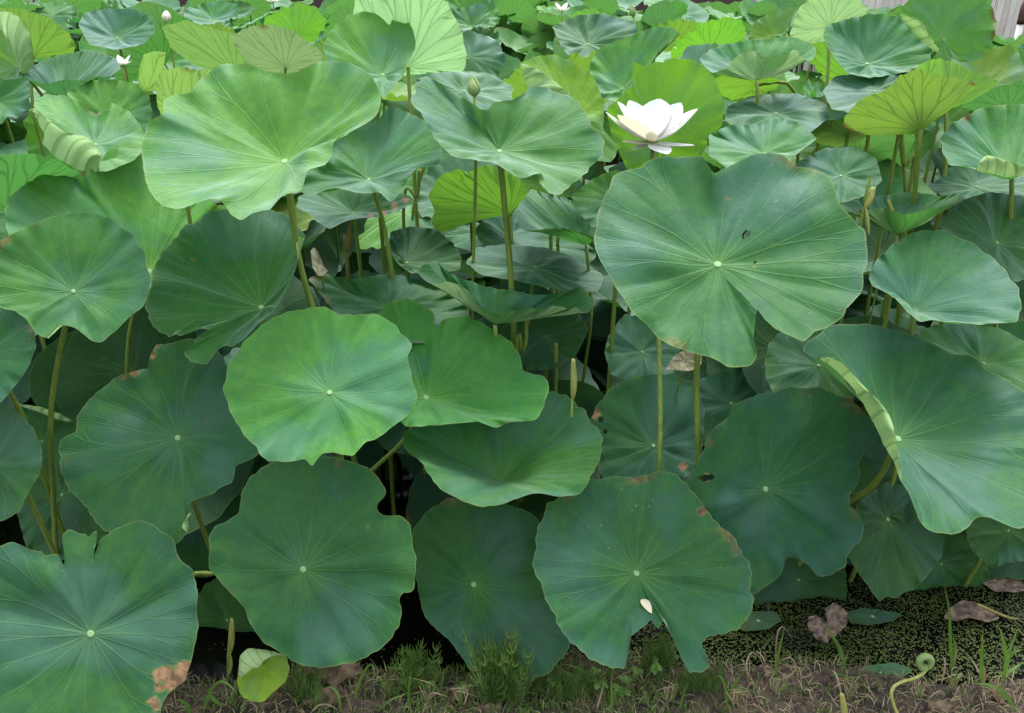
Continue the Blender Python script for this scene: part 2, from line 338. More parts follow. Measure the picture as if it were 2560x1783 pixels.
def frame(n):
    x = np.cross(n, [0.3, 1., 0.1]); x /= np.linalg.norm(x); return x, np.cross(n, x)
def nrm(v): v = np.asarray(v, float); return v/np.linalg.norm(v)
def tiltn(a, b): return nrm([math.tan(math.radians(b)), -math.tan(math.radians(a)), 1.]) if abs(a) < 85 else nrm([math.tan(math.radians(b)), -math.copysign(12, a), 1.])

LOG = []; GEO = {}; POLY = []
def fit_leaf(hub, D, hint, ch, lam, Rt=.27):
    rg = np.random.default_rng(3); fx, fy = frame(hint); best = None
    ext = np.ptp(D/ (D@FW)[:, None], axis=0).max(); depth = (hub-CAM)@FW; R0 = 0.5*ext*depth
    for k in range(420):
        if k == 0: n, c = hint, ch
        else:
            n = nrm(hint + fx*rg.normal(0, .32) + fy*rg.normal(0, .32)); c = ch + rg.normal(0, .10)
        R = R0
        dn = D@n
        if np.abs(dn).min() < 0.02: continue
        ok = True
        for _ in range(2):
            s = ((hub-CAM+n*c*R)@n)/dn
            if s.min() < 0.4: ok = False; break
            q = CAM + s[:, None]*D - hub - n*c*R; r = np.linalg.norm(q, axis=1); R = np.median(r)
        if not ok or R > 0.46: continue
        cost = r.std()/r.mean() + 0.25*max(0, r.max()/R-1.7) + lam*(np.arccos(np.clip(n@hint, -1, 1))/0.3)**2 + 0.06*((c-ch)/.12)**2 + 2*max(0, abs(R-Rt)/Rt-.3)*.27
        if best is None or cost < best[0]: best = (cost, n, c, R)
    return best

def rim_waves(A, rg, amp_b, amp_r):
    th = np.linspace(0, 2*math.pi, A, endpoint=False); h = np.zeros(A)
    for k in (2, 3, 4, 5): h += amp_b*rg.normal(0, .6)/(k**.4)*np.cos(k*th+rg.uniform(0, 6.28))
    r = np.zeros(A)
    for k in range(8, 24): r += amp_r*rg.normal(0, .36)*np.cos(k*th+rg.uniform(0, 6.28))
    return h, r
def blade_arrays(q, hb, hr, R, n, c, prof, rings, rg, pleat=0.004):
    """q: in-plane rim offsets (A,3); returns grid points relative to hub (rings+1, A, 3)"""
    A = len(q); fx, fy = frame(n)
    ang = np.unwrap(np.arctan2(q@fy, q@fx)); sgn = 1 if ang[-1] > ang[0] else -1
    u = sgn*(ang-ang[0])/(2*math.pi)
    t = np.linspace(0, 1, rings+1)**0.9
    G = np.zeros((rings+1, A, 3)); a1, a2, a3 = rg.uniform(0, 6.28, 3)
    pl = np.abs(np.sin(math.pi*NV*u))**.8-.6
    qs = gauss_smooth_closed(q, max(1., A/30.)); dq = q-qs; hrs = hr
    und = 0.040*np.sin(ang*2+a2)+0.048*np.sin(ang*3+a1)+0.036*np.sin(ang*5+a3)+.022*np.sin(ang*8+a2)+.012*np.sin(ang*13+a1*2)
    for i, ti in enumerate(t):
        h = c*R*(ti**prof) + hb*R*ti**2.2 + hr*R*ti**7
        h = h + R*pleat*2.2*pl*ti**2.2*(1-.5*ti**6)
        h = h + R*und*math.sin(math.pi*min(1, ti*1.08))*ti + R*.008*np.sin(ang*6+a1+ti*9)*math.sin(math.pi*ti)
        sw = 0.035*math.sin(ti*math.pi)*ti     # slight swirl so the ribs are not ruler-straight
        qq = qs*ti + dq*ti**3 + np.cross(n, q)*sw*np.sin(ang*3+a2)[:, None]
        G[i] = qq + n[None]*h[:, None]
    return G, t, u
def blade_mesh(G, t, u, flip):
    rings1, A, _ = G.shape; V = np.vstack([G[0].mean(0)[None], G[1:].reshape(-1, 3)]); F = []; UV = []
    u2 = np.r_[u, u[0] + 1.0]; kk_ = np.arange(A+1)*2*math.pi/A
    def W(k, i): return (u2[k] + t[i]*(1.1/NV)*(.22*math.sin(kk_[k]*3+t[i]*2.5)+.12*math.sin(kk_[k]*7-t[i]*4)), t[i])
    for k in range(A):
        k2 = (k+1) % A; f = [0, 1+k, 1+k2]; w = [((u2[k]+u2[k+1])/2, 0), W(k, 1), W(k+1, 1)]
        if flip: f = f[::-1]; w = w[::-1]
        F.append(f); UV += w
    for i in range(1, rings1-1):
        b0 = 1+(i-1)*A; b1 = 1+i*A
        for k in range(A):
            k2 = (k+1) % A; f = [b0+k, b1+k, b1+k2, b0+k2]; w = [W(k, i), W(k, i+1), W(k+1, i+1), W(k+1, i)]
            if flip: f = f[::-1]; w = w[::-1]
            F.append(f); UV += w
    return V, F, UV
def hub_mesh(r):
    V = [(0, 0, 0.16*r)]; F = []; m = 14
    for j, (rr, z) in enumerate(((0.55, .15), (0.92, .10), (1.0, -.14))):
        for k in range(m):
            q = 2*math.pi*k/m; w = 1+0.06*math.cos(2*q+.4); V.append((rr*r*math.cos(q)*w, rr*r*math.sin(q)*w, z*r))
    for k in range(m): F.append([0, 1+k, 1+(k+1) % m])
    for j in range(2):
        for k in range(m): F.append([1+j*m+k, 1+(j+1)*m+k, 1+(j+1)*m+(k+1) % m, 1+j*m+(k+1) % m])
    return np.array(V), F
HV, HF = hub_mesh(1.0)

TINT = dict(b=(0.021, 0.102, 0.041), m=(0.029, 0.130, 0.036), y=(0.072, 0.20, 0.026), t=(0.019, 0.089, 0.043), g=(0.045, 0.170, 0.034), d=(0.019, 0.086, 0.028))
GRP = 'traced'
def make_stalk(parent, base, hub, n, Y, path=None, rad=0.0075, mat=None):
    if path:
        P = [hub] + [at(x, y, (y0 if y0 else Y)) for (x, y, y0) in [(p+(None,))[:3] for p in path]]
        last = P[-1]; prev = P[-2]; d = last-prev; k = 1.0
        if last[2] > -0.3:
            slope = np.clip(d[:2]/max(1e-3, -d[2]), -.5, .5) if d[2] < 0 else np.zeros(2)
            zb = -0.33; P.append(np.array([last[0]+slope[0]*(last[2]-zb)*.5, last[1]+abs(slope[1])*(last[2]-zb)*.4, zb]))
    else:
        b = np.asarray(base); P = [hub, hub - n*0.10*max(.3, min(1, hub[2])) + (b-hub)*0.08, hub*0.45+b*0.55 + np.array([n[0], n[1], 0])*-0.03, b]
    V, F = tube(smooth_stalk(P, 26), np.linspace(rad*0.86, rad*1.1, 26), 8)
    return mesh_obj('stalk', V, F, mat or M_stalk, parent, True, base=parent.location)

def L(label, hub, Y, outline, a=42, b=0, c=0.18, tint='m', dmg=0.25, prof=1.35, wave=0.035, ruf=0.022, lam=0.02, stalk=None, folds=None,
      srad=0.0075, A=200, rings=20, hubr=0.0095, cat='lotus leaf', group=None, pleat=0.010, smooth=1.1, nohub=False, seed=None, Rt=.27, mat=None, scorch=None, holes=None, nostalk=False, name='lotus_leaf', crumple=0):
    idx = len(LOG); rg = np.random.default_rng(100+idx if seed is None else seed)
    H = at(hub[0], hub[1], Y); px = np.array(outline, float)
    px = gauss_smooth_closed(resample_closed(px, A), smooth); px = resample_closed(px, A)
    # fine irregular edge
    e1 = np.zeros(A); th = np.linspace(0, 2*math.pi, A, endpoint=False)
    for k in (17, 23, 31, 44, 61): e1 += rg.normal(0, .5)*np.cos(k*th+rg.uniform(0, 6.28))
    cen = np.array(hub, float); dd = px-cen; sc_ = np.abs(np.sin(th*NV*.5+1.))**.7-.6; px = cen + dd*(1+0.005*e1[:, None]+(.016*sc_*(1+.7*np.sin(th*2+rg.uniform(0, 6))+.4*np.sin(th*5+rg.uniform(0, 6))))[:, None])
    D = rays(px); hint = tiltn(a, b)
    res = fit_leaf(H, D[::3], hint, c, lam, Rt)
    if res is None: cost, n, cc, R = 9, hint, c, 0.27; print('NOFIT', label)
    else: cost, n, cc, R = res
    fsh = min(1., abs(float(n@nrm(H-CAM)))/.7)**1.5
    hb, hr = rim_waves(A, rg, wave*fsh, ruf*fsh)
    hrim = cc*R + hb*R + hr*R
    s = ((H-CAM)@n + hrim)/(D@n); s = np.clip(s, 0.5, 20)
    q = CAM + s[:, None]*D - H - n[None]*hrim[:, None]
    q = q - (q@n)[:, None]*n[None]
    G, t, u = blade_arrays(q, hb, hr, R, n, cc, prof, rings, rg, pleat)
    fx, fy = frame(n); qx, qy = q@fx, q@fy; flip = (qx*np.roll(qy, -1)-np.roll(qx, -1)*qy).sum() < 0
    if crumple: G = G + n[None, None]*(crumple*R*2*(vnoise(G.reshape(-1, 3), 2.6/R, 3, idx)-.5)).reshape(G.shape[:2])[..., None]
    V, F, UV = blade_mesh(G, t, u, flip)
    base = np.array([H[0]-n[0]*0.10+rg.uniform(-.04, .04), H[1]-n[1]*0.14+rg.uniform(0.0, .08), -0.33])
    if base[1] < 1.85: base[1] = 1.85+rg.uniform(0, .1)
    root = thing(name, label, cat, base, group)
    V = V + H[None]
    if folds:
        for fold in folds:
            lift = fold.get('lift', 0.03); pr = np.array(fold['p'], float); m = 26; k = 7
            cr = smooth_path(np.c_[pr[:, :2], np.zeros(len(pr))], m)[:, :2]; ed = smooth_path(np.c_[pr[:, 2:], np.zeros(len(pr))], m)[:, :2]
            rim3 = G[-1]+H; st = len(V); NVt = []
            for i in range(m):
                j = np.argmin(np.linalg.norm(px-cr[i], axis=1)); C3 = rim3[j]
                w = math.sin(math.pi*i/(m-1))**0.35
                d = ray(*ed[i]); E3 = CAM + d*((C3 - CAM + n*lift*w)@n/(d@n))
                for kk in range(k):
                    sf = kk/(k-1); bul = math.sin(math.pi*sf)*lift*w*.5
                    NVt.append(C3*(1-sf)+E3*sf + n*bul - nrm(E3-C3+1e-9)*bul*.25)
            FF_, UU_ = [], []; N3 = np.array(NVt)
            for i in range(m-1):
                for kk in range(k-1):
                    f = [i*k+kk, i*k+kk+1, (i+1)*k+kk+1, (i+1)*k+kk]
                    p0, p1, p3 = N3[f[0]], N3[f[1]], N3[f[3]]; fn = np.cross(p1-p0, p3-p0)
                    tv = lambda q_: .42+.04*q_/(k-1) if q_ < k-1 else .99
                    uu = [(i/(m-1)*.28, tv(kk)), (i/(m-1)*.28, tv(kk+1)), ((i+1)/(m-1)*.28, tv(kk+1)), ((i+1)/(m-1)*.28, tv(kk))]
                    if fn@(p0-CAM) < 0: f = f[::-1]; uu = uu[::-1]     # the under side of the turned rim shows
                    FF_.append(f); UU_ += uu
            tr_ = mesh_obj('turned_rim', N3, FF_, M_leaf, root, True, base=base, uv=UU_); tr_.color = (*fold.get('tint', (.12, .26, .13)), .1); add_var(tr_.data, N3-H, idx+50)
    bl = mesh_obj('blade', V, F, mat or (M_leaf_h if holes else M_leaf), root, True, base=base, uv=UV)
    add_var(bl.data, V-H, idx)
    for nm, blobs in (('scorch', scorch), ('hole', holes)):
        if blobs:
            at_ = bl.data.attributes.new(nm, 'FLOAT', 'POINT'); W = V-CAM; dz = W@FW
            X = (W[:, 0]/dz*FPX+1280)/FS; Yp = (-(W@UPV)/dz*FPX+891.5)/FS; val = np.zeros(len(V))
            for (bx, by, br) in blobs: val = np.maximum(val, np.clip(1-0.5*np.hypot(X-bx, Yp-by)/br, 0, 1))
            at_.data.foreach_set('value', val.astype(np.float32))
    for ch in [o_ for o_ in root.children if o_.name.startswith('turned_rim')]: ch.parent = bl
    GEO[label] = (H, n, R, cc); POLY.append((np.array(outline, float), Y))
    tc = TINT[tint] if isinstance(tint, str) else tint
    jit = 1+rg.normal(0, .05, 3); bl.color = (tc[0]*jit[0], tc[1]*jit[1], tc[2]*jit[2], dmg)
    if not nohub:
        x, y = frame(n); hv = HV*hubr*.88*(R/.27); hv = hv[:, :1]*x + hv[:, 1:2]*y + hv[:, 2:]*n + H + n*0.002
        mesh_obj('hub', hv, HF, M_hub, bl, True, base=base)
    if not nostalk: make_stalk(root, base, H - n*0.003, n, Y+.02, stalk, srad)
    LOG.append((label[:46], round(float(H[2]), 2), round(float(R), 3), round(float(cc), 2), [round(float(v), 2) for v in n], round(float(cost), 2)))
    return root
# ---- leaves traced from the photograph (F pixels); distance Y in metres from the viewer
L('large round leaf with torn top notch and salmon-brown scorched patch on its rim', T(0,3,[(725,965)])[0], 1.42,
  T(0,3,[(-200,400),(-60,290),(0,255),(110,235),(240,290),(330,300),(370,345),(460,325),(490,380),(515,425),(512,320),(500,240),(500,180),(560,135),(630,150),(690,170),(705,205),(740,160),(775,140),(775,220),(748,265),(755,310),(738,370),(775,290),(800,215),(900,130),(1060,75),(1130,50),(1220,85),(1390,220),(1415,300),(1450,380),(1540,460),(1585,630),(1570,770),(1590,920),(1550,1060),(1545,1160),(1500,1270),(1470,1340),(1340,1450),(1280,1590),(1200,1750),(950,1900),(650,1950),(300,1900),(-100,1750),(-330,1450),(-400,1100),(-350,700)]),
  a=46, c=.06, tint='b', dmg=.75, wave=.045, ruf=.012, smooth=.6, A=440, hubr=.0102, scorch=[(385,1520,26),(410,1530,24),(365,1512,18),(345,1578,15),(380,1590,9),(415,1497,13),(355,1540,13)])
L('dark green leaf with a bitten notch on its upper right, above the pale young leaf', (680,1277), 1.58,
  [(735,1022),(800,1037),(845,1063),(866,1100),(862,1118),(846,1128),(842,1137),(850,1150),(855,1160),(880,1156),(900,1152),(915,1170),(924,1200),(930,1250),(934,1300),(920,1332),(897,1325),(900,1370),(893,1410),(862,1450),(800,1485),(730,1497),(680,1495),(640,1470),(590,1440),(560,1400),(553,1370),(520,1330),(487,1300),(470,1270),(467,1220),(480,1180),(520,1163),(540,1150),(538,1110),(560,1070),(600,1040),(660,1025)],
  a=48, c=.08, tint='b', dmg=.35, wave=.05, ruf=.012, stalk=None)
L('dull green leaf with a wavy left rim standing behind the horsetail clump', (1062,1311), 1.70,
  [(1000,1118),(1060,1120),(1120,1130),(1170,1140),(1215,1170),(1250,1200),(1290,1250),(1300,1350),(1290,1420),(1265,1470),(1230,1510),(1180,1530),(1110,1530),(1075,1518),(1045,1490),(1020,1450),(990,1420),(955,1390),(940,1340),(935,1300),(922,1285),(917,1255),(918,1210),(930,1180),(955,1150)],
  a=50, c=.08, tint='d', dmg=.55, wave=.05, ruf=.012)
L('round leaf carrying a fallen cream petal, with a ragged hole in its rim', (1427,1286), 1.60,
  [(1228,1130),(1265,1110),(1290,1085),(1340,1072),(1400,1070),(1430,1070),(1480,1057),(1510,1060),(1540,1085),(1575,1130),(1600,1165),(1640,1200),(1665,1240),(1680,1260),(1683,1310),(1690,1340),(1680,1380),(1660,1410),(1600,1425),(1570,1440),(1580,1460),(1592,1495),(1575,1505),(1545,1508),(1530,1480),(1510,1430),(1498,1405),(1490,1386),(1483,1395),(1476,1412),(1468,1402),(1460,1390),(1445,1405),(1415,1425),(1413,1440),(1410,1460),(1400,1500),(1360,1495),(1320,1475),(1280,1440),(1250,1400),(1230,1350),(1210,1310),(1197,1270),(1200,1220),(1207,1185)],
  a=47, c=.07, tint='b', dmg=.8, wave=.045, ruf=.010, smooth=.6, A=440, scorch=[(1576,1148,11)])
L('deep blue-green leaf with deeply lobed lower rim beside the drooping folded leaf', (1716,1097), 1.80,
  [(1640,935),(1645,905),(1690,890),(1730,880),(1780,868),(1830,870),(1870,880),(1920,905),(1960,950),(1968,990),(1940,1010),(1925,1040),(1930,1070),(1905,1110),(1900,1130),(1925,1150),(1940,1190),(1925,1220),(1900,1240),(1895,1270),(1860,1292),(1830,1290),(1810,1265),(1780,1245),(1762,1248),(1757,1280),(1730,1310),(1690,1335),(1650,1310),(1600,1260),(1560,1200),(1540,1140),(1535,1080),(1560,1050),(1580,1000),(1610,950)],
  a=52, c=.07, tint='t', dmg=.6, crumple=.035, wave=.05, ruf=.02, rings=34, holes=[(1580,1072,9),(1594,1070,8),(1568,1072,5)], scorch=[(1585,1072,9)])
L('dark leaf with reddish scorched upper rim under the torn leaf', (399,982), 1.86,
  [(440,758),(400,765),(350,775),(335,800),(333,828),(300,832),(262,845),(230,870),(190,905),(172,940),(172,965),(140,985),(130,1010),(140,1060),(150,1095),(170,1110),(195,1140),(215,1170),(240,1195),(270,1205),(330,1220),(400,1220),(425,1185),(420,1130),(440,1120),(480,1105),(520,1080),(530,1045),(580,1020),(585,990),(560,930),(530,860),(500,800),(470,770)],
  a=48, c=.08, tint='b', dmg=.65, wave=.05, ruf=.015, stalk=[(425,1100),(445,1160),(480,1250)], A=360, scorch=[(340,792,13),(300,835,12),(272,845,10),(352,775,8)],
  folds=[dict(lift=.02, p=[(432,1150,430,1150),(428,1175,408,1180),(424,1195,425,1197)])])
L('bright round leaf lying open and flat with a pleat in its lower rim', (739,881), 1.72,
  [(700,690),(735,688),(752,700),(762,712),(775,706),(800,705),(850,705),(880,725),(920,768),(925,780),(913,797),(918,830),(935,885),(933,905),(915,930),(890,950),(870,965),(845,985),(820,990),(790,1025),(755,1015),(725,1015),(710,1030),(700,1050),(690,1030),(640,1035),(600,1035),(575,1005),(540,965),(515,920),(502,880),(507,830),(540,775),(590,725),(640,700)],
  a=45, c=.06, tint=(.040,.160,.044), dmg=.4, wave=.05, ruf=.016, hubr=.0098)
L('broad leaf with split upper rim tucked behind the bright round flat leaf', (955,892), 1.98,
  [(860,690),(900,668),(945,680),(975,705),(974,730),(978,745),(985,722),(1000,712),(1050,710),(1100,735),(1150,770),(1170,810),(1172,832),(1200,842),(1230,845),(1225,900),(1215,920),(1198,945),(1150,945),(1110,960),(1070,945),(1020,950),(960,955),(910,958),(880,925),(850,850),(830,780),(835,720)],
  a=44, b=-3, c=.24, tint='m', dmg=.55, wave=.04, ruf=.02, prof=1.1, stalk=[(915,985),(850,1040),(800,1080)], lam=.01)
L('dark funnel-shaped leaf with a wavy lower lip between two leaf rows', (1125,1085), 1.86,
  [(905,965),(960,955),(1050,925),(1130,915),(1200,890),(1240,876),(1290,900),(1330,950),(1353,985),(1350,1010),(1340,1040),(1325,1070),(1300,1110),(1250,1115),(1215,1105),(1180,1110),(1130,1130),(1080,1138),(1040,1125),(1000,1105),(970,1080),(950,1040),(915,1015),(902,990)],
  a=26, c=.60, tint='m', dmg=.3, wave=.04, ruf=.02, prof=0.75, lam=.02)
L('round mid-green leaf with three pointed lobes drooping from its lower rim', (165,654), 1.86,
  [(150,477),(200,475),(250,490),(300,530),(325,570),(330,600),(338,625),(335,655),(320,690),(290,710),(262,740),(225,770),(205,765),(170,735),(140,728),(122,748),(105,762),(80,745),(65,715),(20,690),(-20,680),(-50,640),(-40,580),(0,540),(45,515),(100,492)],
  a=45, c=.1, tint='m', dmg=.5, wave=.045, ruf=.02, stalk=[(143,740),(110,920)], folds=[dict(lift=.015, p=[(140,728,140,729),(125,742,118,750),(107,762,108,760)])])
L('leaf ripped along its lower rim with a curled pale flap on the right', T(0,1,[(2090,1085)])[0], 2.02,
  T(0,1,[(2180,1130),(2030,1250),(1950,1340),(1860,1400),(1780,1390),(1690,1460),(1660,1535),(1520,1525),(1475,1440),(1550,1380),(1560,1330),(1670,1255),(1600,1255),(1440,1315),(1410,1290),(1500,1230),(1570,1170),(1480,1225),(1400,1270),(1370,1320),(1270,1280),(1190,1170),(1160,1070),(1200,950),(1220,800),(1270,680),(1370,560),(1470,440),(1560,400),(1700,310),(1850,285),(1960,250),(2130,290),(2260,330),(2380,420),(2440,520),(2400,640),(2370,760),(2310,920),(2240,1040)]),
  a=42, b=-12, c=.2, tint='d', dmg=.55, wave=.05, ruf=.014, smooth=.6, A=440, lam=.01,
  folds=[dict(lift=.03, p=[(684,540,684,538),(690,560,664,535),(668,590,668,588)])])
L('very large pale green leaf spread highest over its neighbours', (638,363), 2.13,
  [(480,150),(500,145),(560,143),(600,160),(640,168),(670,160),(720,135),(790,140),(830,165),(855,210),(850,250),(835,270),(800,290),(760,305),(745,320),(745,355),(720,375),(690,380),(680,410),(675,430),(630,440),(605,470),(560,480),(545,498),(520,485),(505,460),(490,445),(450,450),(400,470),(370,465),(340,440),(325,400),(318,345),(320,300),(340,270),(365,260),(365,230),(400,210),(435,205),(450,180)],
  a=42, b=8, c=.26, tint=(.050,.172,.040), dmg=.12, wave=.05, ruf=.024, prof=1.1, stalk=[(650,430),(658,520),(672,610),(700,690),(740,800)], srad=.0095, hubr=.0098, lam=.008)
L('wavy funnel leaf wedged between the very large pale leaf and the bud', (827,403), 2.42,
  [(745,320),(800,290),(850,270),(870,235),(910,250),(950,270),(985,300),(992,340),(985,370),(960,375),(935,375),(915,400),(900,430),(875,455),(850,430),(820,435),(790,430),(750,420),(720,430),(700,440),(670,430),(690,385),(720,370),(740,345)],
  a=38, c=.3, tint='m', dmg=.15, wave=.05, ruf=.03, prof=1.0, stalk=[(855,460),(868,540),(880,612)], lam=.01, hubr=.0098)
L('blue-green saddle-shaped leaf dipping in front of the green bud', (1120,340), 2.26,
  [(935,190),(950,170),(985,185),(1040,220),(1090,252),(1105,228),(1150,225),(1200,190),(1260,210),(1305,235),(1325,285),(1352,310),(1355,340),(1330,370),(1300,400),(1250,440),(1225,430),(1215,385),(1190,395),(1170,402),(1130,380),(1110,365),(1070,360),(1040,355),(1010,350),(985,320),(965,300),(950,260),(920,230)],
  a=40, c=.24, tint='m', dmg=.2, wave=.06, ruf=.026, prof=1.1, stalk=[(1128,420),(1138,530),(1148,645)], srad=.010, lam=.01, hubr=.0098)
L('biggest dark blue-green leaf, with a torn lower rim and scattered holes, under the white flower', (1609,594), 1.90,
  [(1375,395),(1420,380),(1470,355),(1540,350),(1575,352),(1590,375),(1602,392),(1640,370),(1690,345),(1760,345),(1780,375),(1830,380),(1860,395),(1880,450),(1900,480),(1940,515),(1945,590),(1935,630),(1925,660),(1890,710),(1840,740),(1800,765),(1740,740),(1712,715),(1697,690),(1694,720),(1688,755),(1700,800),(1680,822),(1630,822),(1590,800),(1550,790),(1500,775),(1475,755),(1450,730),(1410,690),(1380,640),(1345,585),(1330,530),(1345,470),(1360,430)],
  a=46, b=2, c=.10, tint='b', dmg=.85, wave=.05, ruf=.016, stalk=[(1572,720),(1560,800),(1562,940),(1570,1040)], srad=.0095, A=360, rings=30, smooth=.8, hubr=.0098, lam=.01, holes=[(1675,525,9),(1693,588,5),(1706,605,5),(1668,530,6)], scorch=[(1691,597,5)])
L('scalloped funnel leaf with a rolled left lip beside the biggest leaf', (2048,702), 2.02,
  [(1948,625),(1960,590),(2000,550),(2050,520),(2110,515),(2180,545),(2240,590),(2285,650),(2290,690),(2280,722),(2200,728),(2130,722),(2090,718),(2060,722),(2035,700),(2010,672),(1985,655),(1955,642)],
  a=36, b=-8, c=.38, tint='b', dmg=.25, wave=.05, ruf=.024, prof=.8, stalk=[(2010,1060,1.98),(1985,1140,1.98),(1930,1163,2.0)], lam=.01)
L('drooping leaf with its left rim folded over to show a pale underside', (2012,985), 1.74,
  [(1800,790),(1810,770),(1850,735),(1900,725),(1970,730),(2040,750),(2090,770),(2130,795),(2180,795),(2210,830),(2260,850),(2310,890),(2370,960),(2390,1060),(2350,1150),(2290,1188),(2250,1175),(2215,1160),(2190,1155),(2165,1190),(2140,1200),(2080,1190),(2062,1172),(2050,1140),(2040,1110),(2015,1070),(2002,1030),(1985,1005),(1960,950),(1935,905),(1905,860),(1870,825),(1830,800)],
  a=46, b=-8, c=.14, tint='b', dmg=.5, wave=.05, ruf=.018, A=240, rings=22, lam=.006, stalk=[(1990,1040,1.86),(1965,1092,1.88),(1935,1116,1.9),(1895,1118,1.95)], srad=.009,
  folds=[dict(lift=.05, p=[(1835,802,1836,800),(1870,825,1890,815),(1905,860,1930,865),(1935,905,1975,905),(1960,950,2000,945),(1985,1005,2012,1000),(2002,1030,2018,1040),(2020,1085,2022,1084)])])
L('teal leaf lying behind the drooping folded leaf at the scalloped funnel leaf', (2205,815), 2.12,
  [(2058,748),(2090,730),(2150,725),(2240,735),(2296,765),(2360,820),(2350,920),(2250,930),(2150,880),(2090,810)],
  a=40, c=.12, tint='m', dmg=.3)
L('worn leaf edge showing between the biggest leaf and the drooping folded leaf', (1835,820), 2.08,
  [(1715,815),(1725,770),(1760,735),(1850,725),(1920,740),(1950,800),(1930,880),(1880,915),(1800,910),(1740,890),(1718,850)],
  a=46, c=.08, tint='d', dmg=.7)
L('dark ribbed leaf hanging below the drooping folded leaf', (1990,1165), 1.92,
  [(1900,1245),(1900,1180),(1930,1120),(1990,1080),(2070,1100),(2118,1180),(2110,1250),(2080,1290),(2050,1320),(2020,1330),(2010,1345),(1990,1335),(1970,1350),(1955,1325),(1935,1300)],
  a=54, c=.05, tint='d', dmg=.6, pleat=.02)
L('shaded leaf near the water behind the dark ribbed leaf', (2110,1265), 2.02,
  [(2010,1335),(2030,1270),(2080,1200),(2150,1190),(2210,1240),(2220,1300),(2190,1335),(2160,1345),(2100,1370),(2040,1358)],
  a=50, c=.08, tint='d', dmg=.3)
L('shaded leaf low over the duckweed under the lobed blue-green leaf', (1790,1300), 1.98,
  [(1690,1340),(1700,1270),(1760,1215),(1840,1220),(1895,1270),(1900,1330),(1880,1380),(1830,1405),(1750,1420),(1700,1395)],
  a=46, c=.08, tint='d', dmg=.3)
L('leaf with crumpled tip below the right end of the drooping folded leaf', (2260,1190), 1.88,
  [(2165,1190),(2200,1140),(2280,1110),(2350,1150),(2360,1210),(2320,1255),(2260,1262),(2225,1275),(2195,1250),(2175,1225)],
  a=45, c=.08, tint='d', dmg=.6)
L('pale grey-green leaf at the pond side beside the three-lobed leaf', (-50,800), 1.78,
  [(-170,760),(-110,700),(-40,685),(0,690),(40,700),(70,730),(82,765),(75,795),(60,830),(30,870),(0,905),(-60,930),(-140,890)],
  a=45, c=.1, tint='b', dmg=.25)
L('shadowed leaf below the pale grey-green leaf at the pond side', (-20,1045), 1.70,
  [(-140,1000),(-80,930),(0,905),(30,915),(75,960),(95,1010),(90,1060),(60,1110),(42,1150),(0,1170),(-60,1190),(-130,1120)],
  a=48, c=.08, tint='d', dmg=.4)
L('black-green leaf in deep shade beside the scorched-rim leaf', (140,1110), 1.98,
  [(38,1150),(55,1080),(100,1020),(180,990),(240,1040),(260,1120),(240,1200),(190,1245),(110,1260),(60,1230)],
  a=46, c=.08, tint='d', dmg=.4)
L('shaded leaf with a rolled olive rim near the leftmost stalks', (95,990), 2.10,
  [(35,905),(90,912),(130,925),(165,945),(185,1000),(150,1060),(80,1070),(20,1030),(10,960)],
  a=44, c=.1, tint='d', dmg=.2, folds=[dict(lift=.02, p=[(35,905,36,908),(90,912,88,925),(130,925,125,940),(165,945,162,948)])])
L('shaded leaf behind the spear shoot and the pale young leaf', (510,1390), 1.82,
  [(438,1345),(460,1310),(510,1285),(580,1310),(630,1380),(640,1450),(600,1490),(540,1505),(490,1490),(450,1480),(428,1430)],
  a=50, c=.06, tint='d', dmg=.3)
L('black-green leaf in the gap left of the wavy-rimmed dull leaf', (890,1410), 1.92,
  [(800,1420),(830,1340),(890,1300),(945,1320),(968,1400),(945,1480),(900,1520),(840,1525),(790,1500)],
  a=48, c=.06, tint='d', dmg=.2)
L('dark teal leaf with holes near its left rim behind two upright stalks', (1465,1000), 2.08,
  [(1335,915),(1370,870),(1430,842),(1500,838),(1560,860),(1580,920),(1575,1000),(1548,1065),(1490,1095),(1420,1095),(1350,1070),(1325,1010),(1322,950)],
  a=46, c=.1, tint='t', dmg=.6, rings=34, holes=[(1347,940,7),(1357,968,5)], scorch=[(1336,925,14),(1530,1045,8)])
L('dark teal leaf with wavy left rim behind the brown-stained stalk', (1640,905), 2.20,
  [(1505,930),(1530,880),(1570,850),(1650,820),(1730,820),(1770,870),(1750,950),(1690,1010),(1610,1015),(1560,990),(1530,960)],
  a=42, c=.1, tint='t', dmg=.2)
L('shaded leaf left of the two upright stalks under the biggest leaf', (1440,790), 2.32,
  [(1355,790),(1365,750),(1400,705),(1460,715),(1520,760),(1530,820),(1490,850),(1420,858),(1370,840)],
  a=42, c=.1, tint='t', dmg=.2)
L('shallow dish leaf seen from its rim with frilled near lip over the shaded gap', (1110,727), 2.12,
  T(1,1,[(1350,790),(1400,745),(1510,710),(1560,770),(1650,830),(1900,920),(2239,970)])+T(2,1,[(200,975),(380,985),(560,960),(690,910),(740,990),(795,1035),(800,1060),(760,1090),(725,1142),(680,1112),(630,1072),(580,1108),(530,1078),(440,1068),(330,1112),(280,1080),(150,1120)])+T(1,1,[(2150,1112),(2080,1105),(2020,1148),(1960,1125),(1850,1070),(1785,1010),(1780,960),(1680,900),(1580,870),(1510,905),(1440,890),(1380,840)]),
  a=6, b=-6, c=.34, tint='b', dmg=.15, prof=1.2, lam=.03, nohub=True, ruf=.02, stalk=[(1113,760),(1118,830)])
L('dark wavy leaf lying behind the split-rim leaf', (870,690), 2.30,
  [(690,625),(720,612),(790,628),(870,612),(930,625),(990,650),(1050,690),(1060,740),(980,770),(860,770),(780,735),(735,680)],
  a=30, c=.15, tint='d', dmg=.4, ruf=.024)
